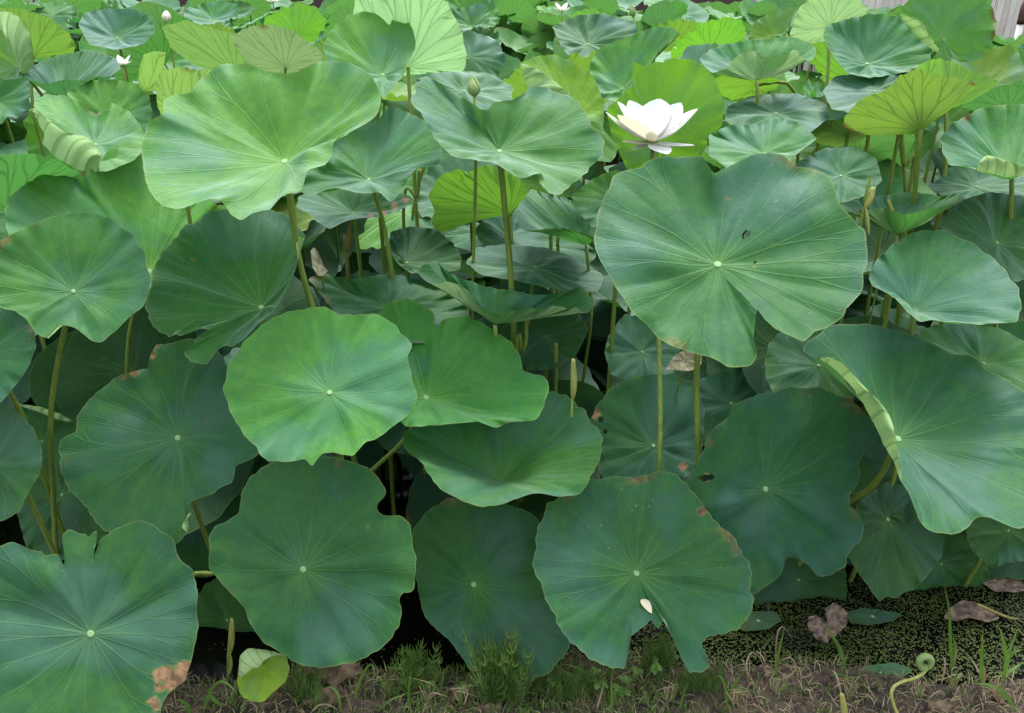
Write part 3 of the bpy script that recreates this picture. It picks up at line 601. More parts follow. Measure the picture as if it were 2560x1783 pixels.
L('small dark leaf with scarred left rim between two thin stalks', (912,590), 2.56,
  [(875,520),(920,508),(980,515),(1020,550),(1035,580),(1030,605),(980,615),(920,612),(890,590),(872,555)],
  a=40, b=5, c=.12, tint='d', dmg=.6)
L('leaf with brown dried lower rim under the wavy funnel leaf', (793,478), 2.70,
  [(670,440),(740,420),(850,420),(920,440),(930,455),(900,470),(850,488),(800,490),(765,500),(740,515),(715,500),(690,478),(665,465)],
  a=26, c=.25, tint='d', dmg=.5, prof=1., scorch=[(860,476,9),(885,463,9),(908,450,9),(830,486,8)])
L('yellow-lit leaf showing its ribbed underside behind two stalks', (1143,478), 2.80,
  [(960,440),(985,395),(1030,378),(1050,388),(1090,368),(1160,395),(1185,430),(1170,465),(1150,480),(1100,485),(1040,500),(985,525),(968,500),(975,470)],
  a=-62, b=-25, c=.1, tint='y', dmg=.1, nohub=True, lam=.05)
L('small bowl leaf with olive underside lip beside the biggest leaf', (1315,548), 2.50,
  [(1150,478),(1190,425),(1250,440),(1300,455),(1335,500),(1335,535),(1300,520),(1260,512),(1230,513),(1200,518),(1170,515)],
  a=12, c=.3, tint='m', dmg=.15, nohub=True, stalk=[(1318,600),(1330,700),(1300,900)], srad=.006)
L('bright green leaf peeping out left of the biggest leaf', (1395,455), 2.24,
  [(1280,440),(1330,400),(1380,380),(1450,395),(1490,450),(1460,520),(1390,540),(1335,515),(1300,480)],
  a=42, c=.15, tint='g', dmg=.1)
L('dark leaf with dusky rim in the shade behind the dish leaf', (1200,600), 2.46,
  [(1045,590),(1070,555),(1130,548),(1220,555),(1300,580),(1355,620),(1340,655),(1240,648),(1150,628),(1080,618)],
  a=20, c=.2, tint='t', dmg=.15)
L('dusky blue leaf deep in the gap behind the thick stalk', (1140,530), 2.85,
  [(1060,520),(1100,470),(1180,470),(1280,510),(1340,570),(1300,610),(1200,600),(1100,570)],
  a=35, c=.2, tint='t', dmg=.1)
L('shaded leaf hanging under the dish leaf', (1225,755), 2.42,
  [(1120,740),(1160,705),(1290,695),(1320,740),(1290,800),(1230,830),(1185,830),(1140,790)], a=40, c=.1, tint='d', dmg=.4)
L('green fan leaf half covered by the three-lobed leaf', (337,610), 2.36,
  [(10,480),(20,440),(50,420),(80,395),(110,385),(150,395),(180,402),(215,370),(240,340),(300,322),(360,350),(430,430),(480,450),(500,482),(440,500),(420,560),(400,630),(340,660),(240,640),(120,590),(40,545),(15,520)],
  a=42, b=12, c=.26, tint='g', dmg=.12, wave=.04, ruf=.025, lam=.004, stalk=[(290,720),(283,840)], prof=1.1)
L('rumpled leaf with its front rim curled over to a pale underside', (215,325), 2.62,
  [(75,230),(100,212),(150,215),(180,235),(215,258),(250,230),(290,250),(320,290),(330,330),(300,360),(240,385),(180,385),(120,350),(95,320),(100,300),(80,262)],
  a=36, c=.18, tint='g', dmg=.25, ruf=.024, stalk=[(190,700),(192,770),(200,890)],
  folds=[dict(lift=.06, p=[(62,248,64,246),(82,280,105,268),(110,315,150,298),(140,365,195,308),(185,388,225,345),(220,380,222,372)])])
L('plain green leaf standing behind the rumpled curled leaf', (245,270), 2.95,
  [(150,208),(200,180),(260,178),(310,190),(335,220),(342,255),(330,310),(280,330),(210,310),(165,260)], a=52, c=.1, tint='g', dmg=.1)
L('dark olive underside of a leaf tipped over at the pond side', (20,470), 2.42,
  [(-90,380),(-20,350),(80,345),(130,360),(178,388),(150,425),(100,450),(50,470),(10,478),(-50,470)], a=-35, b=0, c=.15, tint='m', dmg=.3, nohub=True, lam=.05)
L('shallow bowl leaf seen from below its frilled rim, near the pale tipped leaves', (140,218), 3.30,
  [(40,165),(110,130),(150,120),(200,113),(260,130),(272,155),(245,172),(215,172),(195,182),(150,178),(110,188),(70,180)], a=6, c=.42, tint='b', dmg=.2, nohub=True, lam=.05, ruf=.024)
L('pale leaf underside standing upright behind the folded bright leaf', (75,125), 3.70,
  [(-20,30),(0,18),(50,20),(110,40),(150,70),(170,100),(165,118),(110,128),(60,128),(10,110),(-25,80)], a=-58, b=10, c=.08, tint='y', dmg=.1, nohub=True, lam=.05)
L('bright leaf folded upright like a taco at the pond side', (40,150), 3.35,
  [(-40,100),(-10,60),(0,25),(30,30),(60,50),(75,110),(72,150),(50,175),(10,180),(-30,150)], a=64, b=0, c=.12, tint='y', dmg=.1, lam=.02,
  folds=[dict(lift=.05, p=[(-10,60,-8,60),(0,28,25,95),(30,30,45,150),(50,174,50,170)])])
L('blue-grey open leaf with radiating folds and a pale centre dot', (263,85), 4.30,
  [(175,55),(190,28),(240,20),(300,20),(340,40),(348,70),(320,100),(260,112),(200,100)], a=32, c=.25, tint='t', dmg=.05, lam=.02)
L('ribbed olive fan of a leaf tipped up to show its underside', (530,160), 3.42,
  [(362,60),(420,45),(470,62),(530,78),(572,120),(570,155),(510,165),(440,148),(385,110)], a=-52, b=-18, c=.15, tint=(.075,.19,.06), dmg=.2, nohub=True, lam=.05)
L('dull withering leaf flopped over behind the very large pale leaf', (640,150), 3.15,
  [(515,82),(560,60),(610,55),(660,70),(725,120),(715,150),(650,172),(610,175),(570,155),(540,122)], a=-52, b=0, c=.12, tint=(.08,.16,.10), dmg=.4, nohub=True, lam=.05)
L('very large pale underside of an upright leaf behind the bright heart-shaped leaf', (915,150), 3.00,
  [(790,40),(800,-20),(860,-60),(950,-45),(1005,10),(1035,70),(1047,130),(1040,160),(1000,160),(960,165),(900,170),(840,140)], a=-60, b=-8, c=.06, tint=(.15,.34,.20), dmg=.05, nohub=True, lam=.05)
L('bright heart-shaped leaf standing upright with a deep top cleft', (858,169), 2.72,
  [(725,110),(740,70),(780,35),(830,25),(858,42),(874,58),(885,30),(910,30),(930,80),(932,110),(912,140),(905,170),(880,195),(860,225),(840,190),(790,165),(735,140)],
  a=66, b=-4, c=.16, tint='g', dmg=.1, lam=.006, prof=1.2, wave=.05)
L('blue-green leaf right behind the tall green bud', (1040,205), 3.05,
  [(930,180),(1000,155),(1100,165),(1150,195),(1145,240),(1080,262),(1000,255),(940,225)], a=36, c=.1, tint='t', dmg=.15, stalk=[(990,300),(932,400),(924,500),(914,620)], srad=.0075)
L('yellow-edged upright leaf with its left rim turned over', (1285,270), 2.70,
  [(1165,145),(1190,130),(1230,122),(1280,135),(1330,170),(1355,230),(1352,290),(1390,330),(1370,365),(1310,355),(1245,320),(1205,260),(1180,190)],
  a=58, b=5, c=.1, tint=(.085,.215,.022), dmg=.05, lam=.01, folds=[dict(lift=.05, p=[(1165,146,1166,146),(1172,170,1215,162),(1190,210,1265,200),(1225,292,1290,225)])])
L('pointed curved leaf behind the bright round leaf, its tip curling', (1395,200), 2.95,
  [(1320,150),(1340,110),(1400,85),(1470,60),(1510,62),(1528,78),(1500,92),(1475,115),(1460,170),(1430,215),(1390,230),(1345,220),(1328,190)],
  a=58, b=-5, c=.14, tint='g', dmg=.1, lam=.02)
L('bright yellow-green round leaf standing right behind the white flower', (1478,325), 2.62,
  [(1418,140),(1440,148),(1470,142),(1510,130),(1560,135),(1600,170),(1625,230),(1620,280),(1590,310),(1575,345),(1555,375),(1480,395),(1405,380),(1370,300),(1360,245),(1395,212),(1420,190)],
  a=66, b=2, c=.06, tint=(.085,.225,.024), dmg=.05, lam=.006)
L('dusky blue-green leaf in the second row above the pointed curved leaf', (1318,100), 3.65,
  [(1238,60),(1290,35),(1350,30),(1425,50),(1432,85),(1390,110),(1340,145),(1300,150),(1262,110)], a=45, c=.12, tint='t', dmg=.1)
L('umbrella-like leaf seen from below with dark radiating ribs', (1697,180), 2.90,
  [(1568,132),(1588,115),(1623,100),(1673,91),(1738,86),(1773,82),(1813,94),(1830,108),(1824,134),(1805,137),(1785,112),(1763,118),(1738,127),(1713,129),(1693,113),(1665,118),(1648,130),(1630,154),(1598,165),(1580,150)], a=8, c=.34, tint='m', dmg=.1, nohub=True, lam=.06, stalk=[(1700,215),(1702,260)], ruf=.024)
L('lit olive underside below the umbrella-like leaf', (1697,190), 3.10,
  [(1600,180),(1630,160),(1700,165),(1750,180),(1740,200),(1690,215),(1640,225),(1612,210)], a=-40, b=10, c=.1, tint='y', dmg=.1, nohub=True, lam=.06, stalk=[(1785,150,3.1),(1792,220,3.1)])
L('broad smooth leaf with pale centre dot and a shallow top fold, facing forward', (1944,144), 2.92,
  [(1845,85),(1850,60),(1890,45),(1960,30),(2030,40),(2070,70),(2090,110),(2085,140),(2060,155),(2000,168),(1950,175),(1900,165),(1870,130)], a=55, c=.16, tint='m', dmg=.05, lam=.01, stalk=[(2005,260),(2022,320),(2034,435)], hubr=.0102)
L('tall leaf against the pale fence with its lower left rim rolled', (2115,90), 2.80,
  [(2008,28),(2040,0),(2090,-40),(2180,-40),(2225,15),(2236,60),(2220,110),(2195,135),(2155,140),(2110,125),(2060,90),(2030,55)], a=62, b=-3, c=.08, tint='g', dmg=.15, lam=.01,
  folds=[dict(lift=.04, p=[(2010,30,2012,30),(2030,52,2060,45),(2060,90,2085,80),(2105,122,2110,115)])])
L('pale leaf underside raised upright before the fence', (1860,60), 3.40,
  [(1770,80),(1790,20),(1840,-25),(1920,-15),(1945,25),(1930,60),(1870,90),(1800,100)], a=-62, c=.06, tint=(.14,.32,.16), dmg=.05, nohub=True, lam=.05)
L('narrow bright leaf standing edgeways left of the pale upright underside', (1735,80), 3.25,
  [(1675,95),(1690,50),(1740,20),(1790,15),(1770,60),(1755,95),(1720,125),(1690,120)], a=64, b=-10, c=.1, tint='y', dmg=.05)
L('olive fan leaf on a tall stalk showing its forked ribs from below', (2063,290), 2.50,
  [(1890,285),(1895,260),(1930,222),(1990,200),(2020,168),(2060,155),(2110,170),(2180,183),(2192,195),(2150,220),(2105,255),(2075,290),(2060,300),(2000,303),(1930,303)], a=-55, b=-4, c=.10, tint=(.075,.19,.03), dmg=.12, nohub=True, lam=.06, stalk=[(2058,350),(2052,440)], srad=.009, prof=1.2)
L('wavy teal leaf with an olive curled front lip right of the tall stalks', (2270,388), 2.32,
  [(2108,312),(2130,280),(2200,242),(2270,232),(2350,242),(2400,300),(2380,370),(2320,390),(2260,398),(2200,385),(2165,372),(2130,372),(2115,345)], a=30, c=.26, tint='m', dmg=.1, lam=.02, stalk=[(2269,440),(2266,520)], ruf=.024,
  folds=[dict(lift=.04, p=[(2188,378,2190,376),(2215,390,2210,350),(2260,398,2250,358),(2310,392,2308,385)])])
L('blue-grey leaf with level top rim below the umbrella-like leaf', (1740,255), 2.84,
  [(1630,240),(1680,217),(1730,210),(1790,210),(1850,232),(1862,262),(1820,295),(1740,305),(1660,295),(1625,268)], a=36, c=.12, tint='t', dmg=.1)
L('green leaf with frilled right rim beside the white flower', (1715,345), 2.46,
  [(1590,300),(1640,280),(1690,282),(1720,268),(1760,265),(1800,280),(1832,312),(1800,335),(1770,360),(1740,385),(1660,390),(1590,350)], a=36, c=.16, tint='m', dmg=.1, ruf=.024)
L('dusky leaf in the gap under the wavy teal right-hand leaf row', (1885,395), 2.36,
  [(1785,365),(1850,332),(1920,330),(1965,355),(1978,405),(1945,438),(1890,455),(1840,440),(1800,410)], a=42, c=.1, tint='t', dmg=.15)
L('dish leaf with a dead brown tip over the right-hand gap', (2010,525), 2.30,
  [(1885,455),(1960,442),(2050,430),(2110,440),(2150,433),(2165,448),(2120,462),(2080,470),(2030,482),(1980,466),(1930,472),(1895,478)], a=6, c=.36, tint='m', dmg=.5, nohub=True, lam=.05)
L('shadowed smooth leaf above the scalloped funnel leaf', (2235,545), 2.26,
  [(2105,505),(2150,450),(2220,430),(2296,440),(2360,520),(2330,620),(2240,640),(2160,590)], a=44, c=.12, tint='d', dmg=.05)
L('slate-blue leaf lying below the broad smooth forward-facing leaf', (1960,205), 2.76,
  [(1845,205),(1870,172),(1950,160),(2040,150),(2080,165),(2060,210),(2000,245),(1920,255),(1865,245)], a=36, c=.1, tint='t', dmg=.05)
L('flat teal leaf behind the dead-tipped dish leaf', (2190,420), 2.58,
  [(2085,420),(2130,375),(2220,370),(2310,390),(2340,440),(2260,470),(2150,465)], a=35, c=.1, tint='t', dmg=.1)
L('olive underside over the wavy teal leaf at the right-hand bank', (2260,240), 2.95,
  [(2155,240),(2200,205),(2296,180),(2360,205),(2350,245),(2280,258),(2200,255)], a=-25, c=.15, tint='m', dmg=.1, nohub=True, lam=.05)
L('pale yellow-green underside standing left of the very large pale leaf', (400,262), 2.55,
  [(350,185),(362,158),(410,150),(440,158),(472,154),(468,190),(455,230),(440,262),(405,275),(365,268),(352,235)], a=-66, b=4, c=.06, tint=(.12,.27,.07), dmg=.1, nohub=True, lam=.05, Rt=.16)
L('small pale tipped leaf between the ribbed olive fan and the frilled bowl leaf', (330,205), 3.10,
  [(310,160),(322,122),(345,115),(372,118),(365,160),(352,200),(330,215),(312,195)], a=-60, b=-8, c=.06, tint=(.11,.25,.08), dmg=.1, nohub=True, lam=.05, Rt=.16)
L('olive curled leaf right behind the olive fan leaf, its underside showing', (2120,235), 2.72,
  [(2045,160),(2075,138),(2110,130),(2150,145),(2200,168),(2242,182),(2215,205),(2170,230),(2120,245),(2075,225),(2050,195)], a=-42, b=6, c=.12, tint=(.07,.18,.04), dmg=.15, nohub=True, lam=.05)
L('brown-edged curled olive leaf left of the olive fan leaf', (1900,300), 2.82,
  [(1815,300),(1840,272),(1880,268),(1920,255),(1945,270),(1950,300),(1920,325),(1870,330),(1830,320)], a=-30, b=0, c=.15, tint=(.06,.15,.035), dmg=.6, nohub=True, lam=.05, Rt=.2)
L('pale bleached dead leaf hanging between the two upright stalks', T(2,2,[(1510,130)])[0], 2.10,
  T(2,2,[(1355,205),(1385,150),(1430,90),(1500,55),(1590,50),(1650,100),(1640,170),(1560,215),(1500,215),(1420,205)]), a=55, c=.1, dmg=0, mat=M_pale, nohub=True, Rt=.06, lam=.03, A=90, rings=10, crumple=.2, cat='dead leaf', name='dead_leaf', srad=.004)
L('curled pale dead leaf in the gap right of the ripped leaf', T(1,1,[(570,730)])[0], 2.22,
  T(1,1,[(500,625),(530,600),(560,640),(600,740),(640,795),(600,830),(555,830),(515,760)]), a=55, c=.15, dmg=0, mat=M_pale, nohub=True, Rt=.06, lam=.03, A=80, rings=10, crumple=.2, cat='dead leaf', name='dead_leaf', srad=.004)
# ------------------------------------------------------------------ background leaves: shared shapes, each leaf its own object
def proto(kind, seed, A=84, rings=9):
    rg = np.random.default_rng(seed); th = np.linspace(0, 2*math.pi, A, endpoint=False)
    r = 1 + 0.05*np.cos(2*th+rg.uniform(0, 6)) + 0.03*np.cos(3*th+rg.uniform(0, 6)) + 0.02*np.cos(7*th+rg.uniform(0, 6)) + 0.012*np.cos(13*th+rg.uniform(0, 6))
    for th0 in (0.0, math.pi): r -= 0.09*np.exp(-((np.angle(np.exp(1j*(th-th0))))/0.10)**2)
    q = np.stack([r*np.cos(th), r*np.sin(th), 0*th], 1)
    c, pr, wv, rf = dict(flat=(.10, 1.4, .06, .03), bowl=(.30, 1.5, .07, .04), funnel=(.5, .85, .07, .05), droop=(-.12, 1.8, .07, .04), taco=(.12, 1.3, .05, .03))[kind]
    hb, hr = rim_waves(A, rg, wv, rf)
    G, t, u = blade_arrays(q, hb, hr, 1.0, np.array([0, 0, 1.]), c, pr, rings, rg, .006)
    if kind == 'taco':
        x = G[..., 0].copy(); ang = 0.95*np.abs(x); G[..., 2] += np.abs(x)*np.sin(ang); G[..., 0] = x*np.cos(ang)
    V, F, UV = blade_mesh(G, t, u, False)
    o = mesh_obj('blade', V, F, M_leaf, None, True, uv=UV); me = o.data; add_var(me, V*.27, seed); bpy.data.objects.remove(o); return me
PROTO = {k: [proto(k, 40+i*7+j) for j in range(3)] for i, k in enumerate(('flat', 'bowl', 'funnel', 'droop', 'taco'))}
def project(P):
    W = np.asarray(P)-CAM; dz = W@FW
    return np.stack([(W[..., 0]/dz*FPX+1280)/FS, (-(W@UPV)/dz*FPX+891.5)/FS], -1)
def inside(pt, poly):
    x, y = pt; X, Yv = poly[:, 0], poly[:, 1]; X2, Y2 = np.roll(X, -1), np.roll(Yv, -1)
    m = ((Yv > y) != (Y2 > y)); xs = X + (y-Yv)*(X2-X)/np.where(Y2 == Yv, 1e-9, Y2-Yv); return (m & (x < xs)).sum() % 2 == 1
def hides_traced(Hc, n, R):
    fx, fy = frame(n); th_ = np.linspace(0, 6.28, 10)[:-1]; ring = np.cos(th_)[:, None]*fx+np.sin(th_)[:, None]*fy
    pp = project(np.vstack([Hc[None], Hc+R*ring, Hc+.55*R*ring])); lo, hi = pp.min(0), pp.max(0)
    for poly, Y in POLY:
        if Y > Hc[1]-0.12:
            if id(poly) not in BB: BB[id(poly)] = (poly.min(0), poly.max(0))
            b0, b1 = BB[id(poly)]
            if (hi < b0).any() or (lo > b1).any(): continue
            for k in pp:
                if (k >= b0).all() and (k <= b1).all() and inside(k, poly): return True
    return False
BB = {}
def bg_leaf(H, n, R, kind, tint, label, group, dmg=.1, stalk=True, name='lotus_leaf'):
    rg = RNG; base = np.array([H[0]-n[0]*.12+rg.uniform(-.06, .06), H[1]-n[1]*.14+rg.uniform(0, .08), -0.33])
    root = thing(name, label, 'lotus leaf', base, group)
    b = bpy.data.objects.new('blade', PROTO[kind][rg.integers(3)]); col.objects.link(b); b.parent = root
    fx, fy = frame(n); sp = rg.uniform(0, 6.28); x = fx*math.cos(sp)+fy*math.sin(sp); y = np.cross(n, x)
    M = Matrix(((x[0]*R, y[0]*R, n[0]*R, H[0]-base[0]), (x[1]*R, y[1]*R, n[1]*R, H[1]-base[1]), (x[2]*R, y[2]*R, n[2]*R, H[2]-base[2]), (0, 0, 0, 1)))
    b.matrix_local = M; b.color = (*tint, dmg)
    if stalk:
        P = [H, H-n*0.08+(base-H)*.08, H*.45+base*.55+np.array([rg.uniform(-.04, .04), 0, 0]), base]
        V, F = tube(smooth_path(P, 9), np.linspace(.0065, .008, 9), 6, False); mesh_obj('stalk', V, F, M_stalk, root, True, base=base)
    return root
rg = RNG
def rt(name):
    c = np.array(TINT[name]); return tuple(c*(1+rg.normal(0, .10, 3)))
placed = []
MARKS = [('the white flower', 1460, 280), ('the tall green bud', 1060, 194), ('the biggest dark leaf', 1640, 590), ('the very large pale leaf', 600, 300), ('the bright heart-shaped leaf', 850, 110), ('the dish leaf', 1130, 690),
         ('the three-lobed leaf', 165, 640), ('the ripped leaf', 540, 620), ('the umbrella-like leaf', 1700, 140), ('the olive fan leaf', 2040, 230), ('the scalloped funnel leaf', 2110, 620), ('the drooping folded leaf', 2080, 960),
         ('the broad smooth leaf', 1970, 100), ('the tall fence-side leaf', 2150, 50), ('the pale upright underside', 960, 60), ('the frilled bowl leaf', 150, 150), ('the blue-grey open leaf', 263, 60), ('the yellow-edged leaf', 1270, 190),
         ('the pointed curved leaf', 1420, 120), ('the scorched-rim leaf', 350, 980), ('the dark funnel leaf', 1125, 1030), ('the creamy white bud', 373, 36), ('the ribbed olive fan', 470, 100), ('the bright flat round leaf', 720, 860)]
ADJ = dict(flat='flat', bowl='bowl-shaped', funnel='funnel-shaped', droop='drooping', taco='half-folded'); COLW = dict(t='bluish', b='blue-green', m='green', g='bright green', y='yellow-green', d='dark')
ROW = dict(low=('leaf low in the shade near', 'shaded leaves under the canopy'), mf=('leaf spread level behind', 'level leaves in the middle rows'), mc=('leaf facing the bank behind', 'facing leaves in the middle rows'),
           ma=('leaf tipped back to show its underside behind', 'tipped leaves in the middle rows'), ff=('small distant leaf spread level beyond', 'level leaves in the far rows'), fa=('small distant leaf tipped back beyond', 'tipped leaves in the far rows'))
def bg_label(row, kind, tn, H):
    p = project(H[None])[0]; m = min(MARKS, key=lambda k: (k[1]-p[0])**2+(1.3*(k[2]-p[1]))**2)[0]
    return '%s %s %s %s' % (ADJ[kind], COLW[tn], ROW[row][0], m), ROW[row][1]
def try_place(Y0, Y1, z0, z1, R0, R1, mode, gap, n_want, row, tries=4000, xs=1.0, xr=None):
    got = 0
    for _ in range(tries):
        if got >= n_want: break
        Y = rg.uniform(Y0, Y1); hw = (Y*0.72+0.25)*xs; X = rg.uniform(-hw, hw); z = rg.uniform(z0, z1); R = rg.uniform(R0, R1)
        if any((X-p[0])**2+(Y-p[1])**2+((z-p[2])*1.6)**2 < (gap*(R+p[3]))**2 for p in placed): continue
        if mode == 'flat': a, b = rg.normal(14, 14), rg.normal(0, 14); kind = rg.choice(['bowl', 'bowl', 'funnel', 'flat', 'droop']); tn = rg.choice(['b', 'm', 'g', 'g', 'm', 'y'])
        elif mode == 'face': a, b = rg.uniform(38, 68), rg.normal(0, 14); kind = rg.choice(['flat', 'bowl', 'taco']); tn = rg.choice(['m', 'g', 'y'])
        elif mode == 'away': a, b = rg.uniform(-62, -28), rg.normal(0, 20); kind = rg.choice(['bowl', 'funnel', 'taco']); tn = rg.choice(['m', 'y', 'y'])
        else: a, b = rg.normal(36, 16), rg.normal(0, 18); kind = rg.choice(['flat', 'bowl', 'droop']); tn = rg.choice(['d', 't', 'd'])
        n = tiltn(a, b); H = np.array([X, Y, z])
        if hides_traced(H, n, R): continue
        bg_leaf(H, n, R, str(kind), rt(tn), *bg_label(row, str(kind), str(tn), H), dmg=rg.uniform(0, .35)); placed.append((X, Y, z, R)); got += 1
    return got
for z_ in ([(2236,-60),(2300,-60),(2300,80),(2262,70),(2250,95),(2228,95)], [(1950,-60),(2010,-60),(2012,5),(2000,22),(1955,22)], [(1610,-60),(1690,-60),(1690,8),(1610,8)], [(690,-60),(740,-60),(740,5),(690,5)], [(1240,-60),(1320,-60),(1320,4),(1240,4)]):
    POLY.append((np.array(z_, float), 13.))      # sight lines to the fence and shed stay open
cnt = {}
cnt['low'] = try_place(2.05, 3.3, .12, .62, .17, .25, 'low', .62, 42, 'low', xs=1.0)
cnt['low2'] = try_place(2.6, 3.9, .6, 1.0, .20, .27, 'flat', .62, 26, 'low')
cnt['ma'] = try_place(3.3, 6.5, 1.05, 1.42, .20, .28, 'away', .55, 18, 'ma')
cnt['mc'] = try_place(3.3, 6.5, 1.0, 1.36, .20, .28, 'face', .55, 18, 'mc')
cnt['mf'] = try_place(3.3, 6.5, 0.95, 1.32, .20, .28, 'flat', .55, 48, 'mf')
cnt['fa'] = try_place(6.3, 10.5, 1.12, 1.50, .19, .27, 'away', .55, 22, 'fa')
cnt['ff'] = try_place(6.3, 10.5, 1.0, 1.44, .19, .27, 'flat', .52, 50, 'ff')
print('BG', cnt)
# the farthest rows: one mass
VV, FF, UU = [], [], []; off = 0
for j in range(800):
    Y = rg.uniform(3.6, 12.6) if j < 240 else rg.uniform(8.5, 12.7); hw = Y*.72+.3; X = rg.uniform(-hw, hw)
    z = rg.uniform(.75, 1.12) if j < 240 else rg.uniform(1.0, 1.5); R = rg.uniform(.18, .27); A = 26; th = np.linspace(0, 2*math.pi, A, endpoint=False)
    a = rg.normal(14, 18) if rg.random() < .7 else rg.uniform(-55, -20); n = tiltn(a, rg.normal(0, 16)); H = np.array([X, Y, z])
    if hides_traced(H, n, R): continue
    fx, fy = frame(n); q = R*(np.cos(th)[:, None]*fx+np.sin(th)[:, None]*fy)*(1+.05*np.cos(3*th+j))[:, None]
    hb, hr = rim_waves(A, rg, .07, .03); G, t, u = blade_arrays(q, hb, hr, R, n, rg.uniform(.05, .35), 1.3, 4, rg, .0)
    V, F, UV = blade_mesh(G, t, u, False); VV.append(V+H); FF += [[i+off for i in f] for f in F]; UU += UV; off += len(V)
    sv, sf = tube([H, np.array([X+rg.uniform(-.05, .05), Y+.05, -.33])], .007, 4, False); VV.append(sv); FF += [[i+off for i in f] for f in sf]; UU += [(0.02, .02)]*(4*len(sf)); off += len(sv)
mass = mesh_obj('distant_lotus_leaves', np.vstack(VV), FF, M_leaf, None, True, uv=UU); add_var(mass.data, np.vstack(VV), 5, .3); mass.color = (.042, .150, .042, .1)
tag(mass, 'mass of lotus leaves filling the farthest rows of the pond', 'lotus leaves', kind='stuff')

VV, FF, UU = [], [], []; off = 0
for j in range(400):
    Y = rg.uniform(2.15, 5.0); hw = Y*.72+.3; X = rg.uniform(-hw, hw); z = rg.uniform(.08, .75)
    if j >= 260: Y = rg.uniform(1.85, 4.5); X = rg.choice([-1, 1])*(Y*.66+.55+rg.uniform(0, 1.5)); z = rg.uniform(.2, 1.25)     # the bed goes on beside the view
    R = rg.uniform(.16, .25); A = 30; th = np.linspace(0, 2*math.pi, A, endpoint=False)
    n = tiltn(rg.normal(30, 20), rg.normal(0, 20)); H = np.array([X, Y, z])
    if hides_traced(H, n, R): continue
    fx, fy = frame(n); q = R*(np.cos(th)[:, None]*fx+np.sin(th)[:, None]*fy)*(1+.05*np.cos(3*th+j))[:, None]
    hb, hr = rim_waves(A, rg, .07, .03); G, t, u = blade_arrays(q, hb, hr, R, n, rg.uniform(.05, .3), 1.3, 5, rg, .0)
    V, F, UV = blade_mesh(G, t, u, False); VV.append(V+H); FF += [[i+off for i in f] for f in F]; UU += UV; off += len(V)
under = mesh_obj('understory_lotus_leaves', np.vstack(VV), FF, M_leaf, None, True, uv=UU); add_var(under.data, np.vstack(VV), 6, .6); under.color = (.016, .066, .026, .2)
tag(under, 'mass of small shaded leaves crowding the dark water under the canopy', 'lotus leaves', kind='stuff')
# extra stalks standing in the shaded gaps
def lone_stalk(pts, Y, label, r=.007, mat=None):
    P = [at(x, y, Y+k*.01) for k, (x, y) in enumerate(pts)]
    base = np.array([P[-1][0], P[-1][1]+.03, -.33]); P.append(base)
    o = thing('leaf_stalk', label, 'stalk', base); V, F = tube(smooth_path(P, 24), r, 8); mesh_obj('stem', V, F, mat or M_stalk, o, True, base=base)
lone_stalk([(940,380),(935,440),(905,500)], 2.75, 'thin stalk behind the wavy funnel leaf', .006)
lone_stalk([(1180,715),(1180,760),(1172,790),(1160,800)], 2.2, 'short hooked stalk below the dish leaf', .006)
lone_stalk([(1247,770),(1247,830),(1246,890)], 2.3, 'short upright stalk by the spear shoot in the gap', .006)
lone_stalk([(1255,510),(1250,550),(1250,620)], 2.72, 'stalk under the olive-lipped small bowl leaf', .006)
lone_stalk([(2020,290),(2028,370),(2036,440)], 2.62, 'paired thin stalk beside the olive fan leaf stalk', .0065)
lone_stalk([(435,1287),(470,1287),(520,1300)], 1.9, 'stalk lying level between two front leaves', .008)
lone_stalk([(2190,1355),(2260,1385),(2330,1410)], 1.85, 'stalk lying over the dark water at the right-hand bank', .0048, M_stalk_d)  # darker stem material puts the shade over the water into this stalk's colour
lone_stalk([(785,495),(780,560),(778,590)], 2.6, 'brown stalk under the dried-rim leaf', .0075, M_stalk_d)

# ------------------------------------------------------------------ flower, buds
def petal_grid(B, Tp, width, nin, sag=.12, cup=.35, tipw=.12, ns=12, nw=8):
    B, Tp = np.asarray(B), np.asarray(Tp); ax = Tp-B; Ln = np.linalg.norm(ax); ax = ax/Ln
    nin = nin-ax*(nin@ax); nin = nrm(nin); side = np.cross(ax, nin); V = []; UV = []
    for i in range(ns+1):
        s = i/ns; cpt = B + ax*Ln*s - nin*sag*Ln*4*s*(1-s)*(1-.3*s)
        w = width*(math.sin(math.pi*min(1, s**.92*.985+.008))**.68+.10*(1-s)); w = max(w, .012*width)
        for j in range(nw+1):
            f = (j/nw-.5)*2; V.append(cpt + side*w*f + nin*cup*w*f*f); UV.append((j/nw, s))
    F = []; U = []
    for i in range(ns):
        for j in range(nw):
            a = i*(nw+1)+j; f = [a, a+1, a+nw+2, a+nw+1]; F.append(f); U += [UV[k] for k in f]
    return np.array(V), F, U
FYd = 2.34
Bc = at(1462, 318, FYd); fl_base = np.array([at(1481, 1060, 2.12)[0], 2.2, -.33])
flower = thing('lotus_flower', 'open white lotus flower standing above the biggest leaf', 'flower', fl_base)
axis_pt = at(1462, 250, FYd)
PET = [(1410,226,.07,34),(1436,240,.08,34),(1478,222,.08,38),(1526,231,.07,34),(1455,258,.05,34),(1500,236,.03,40),(1384,229,.02,36),(1358,252,-.01,25),(1565,245,-.01,36),(1548,256,.04,32),
       (1386,258,-.06,38),(1506,246,-.03,42),(1470,262,-.02,34),(1557,326,-.05,16),(1497,346,-.10,20),(1396,318,-.05,20),(1420,336,-.04,15)]
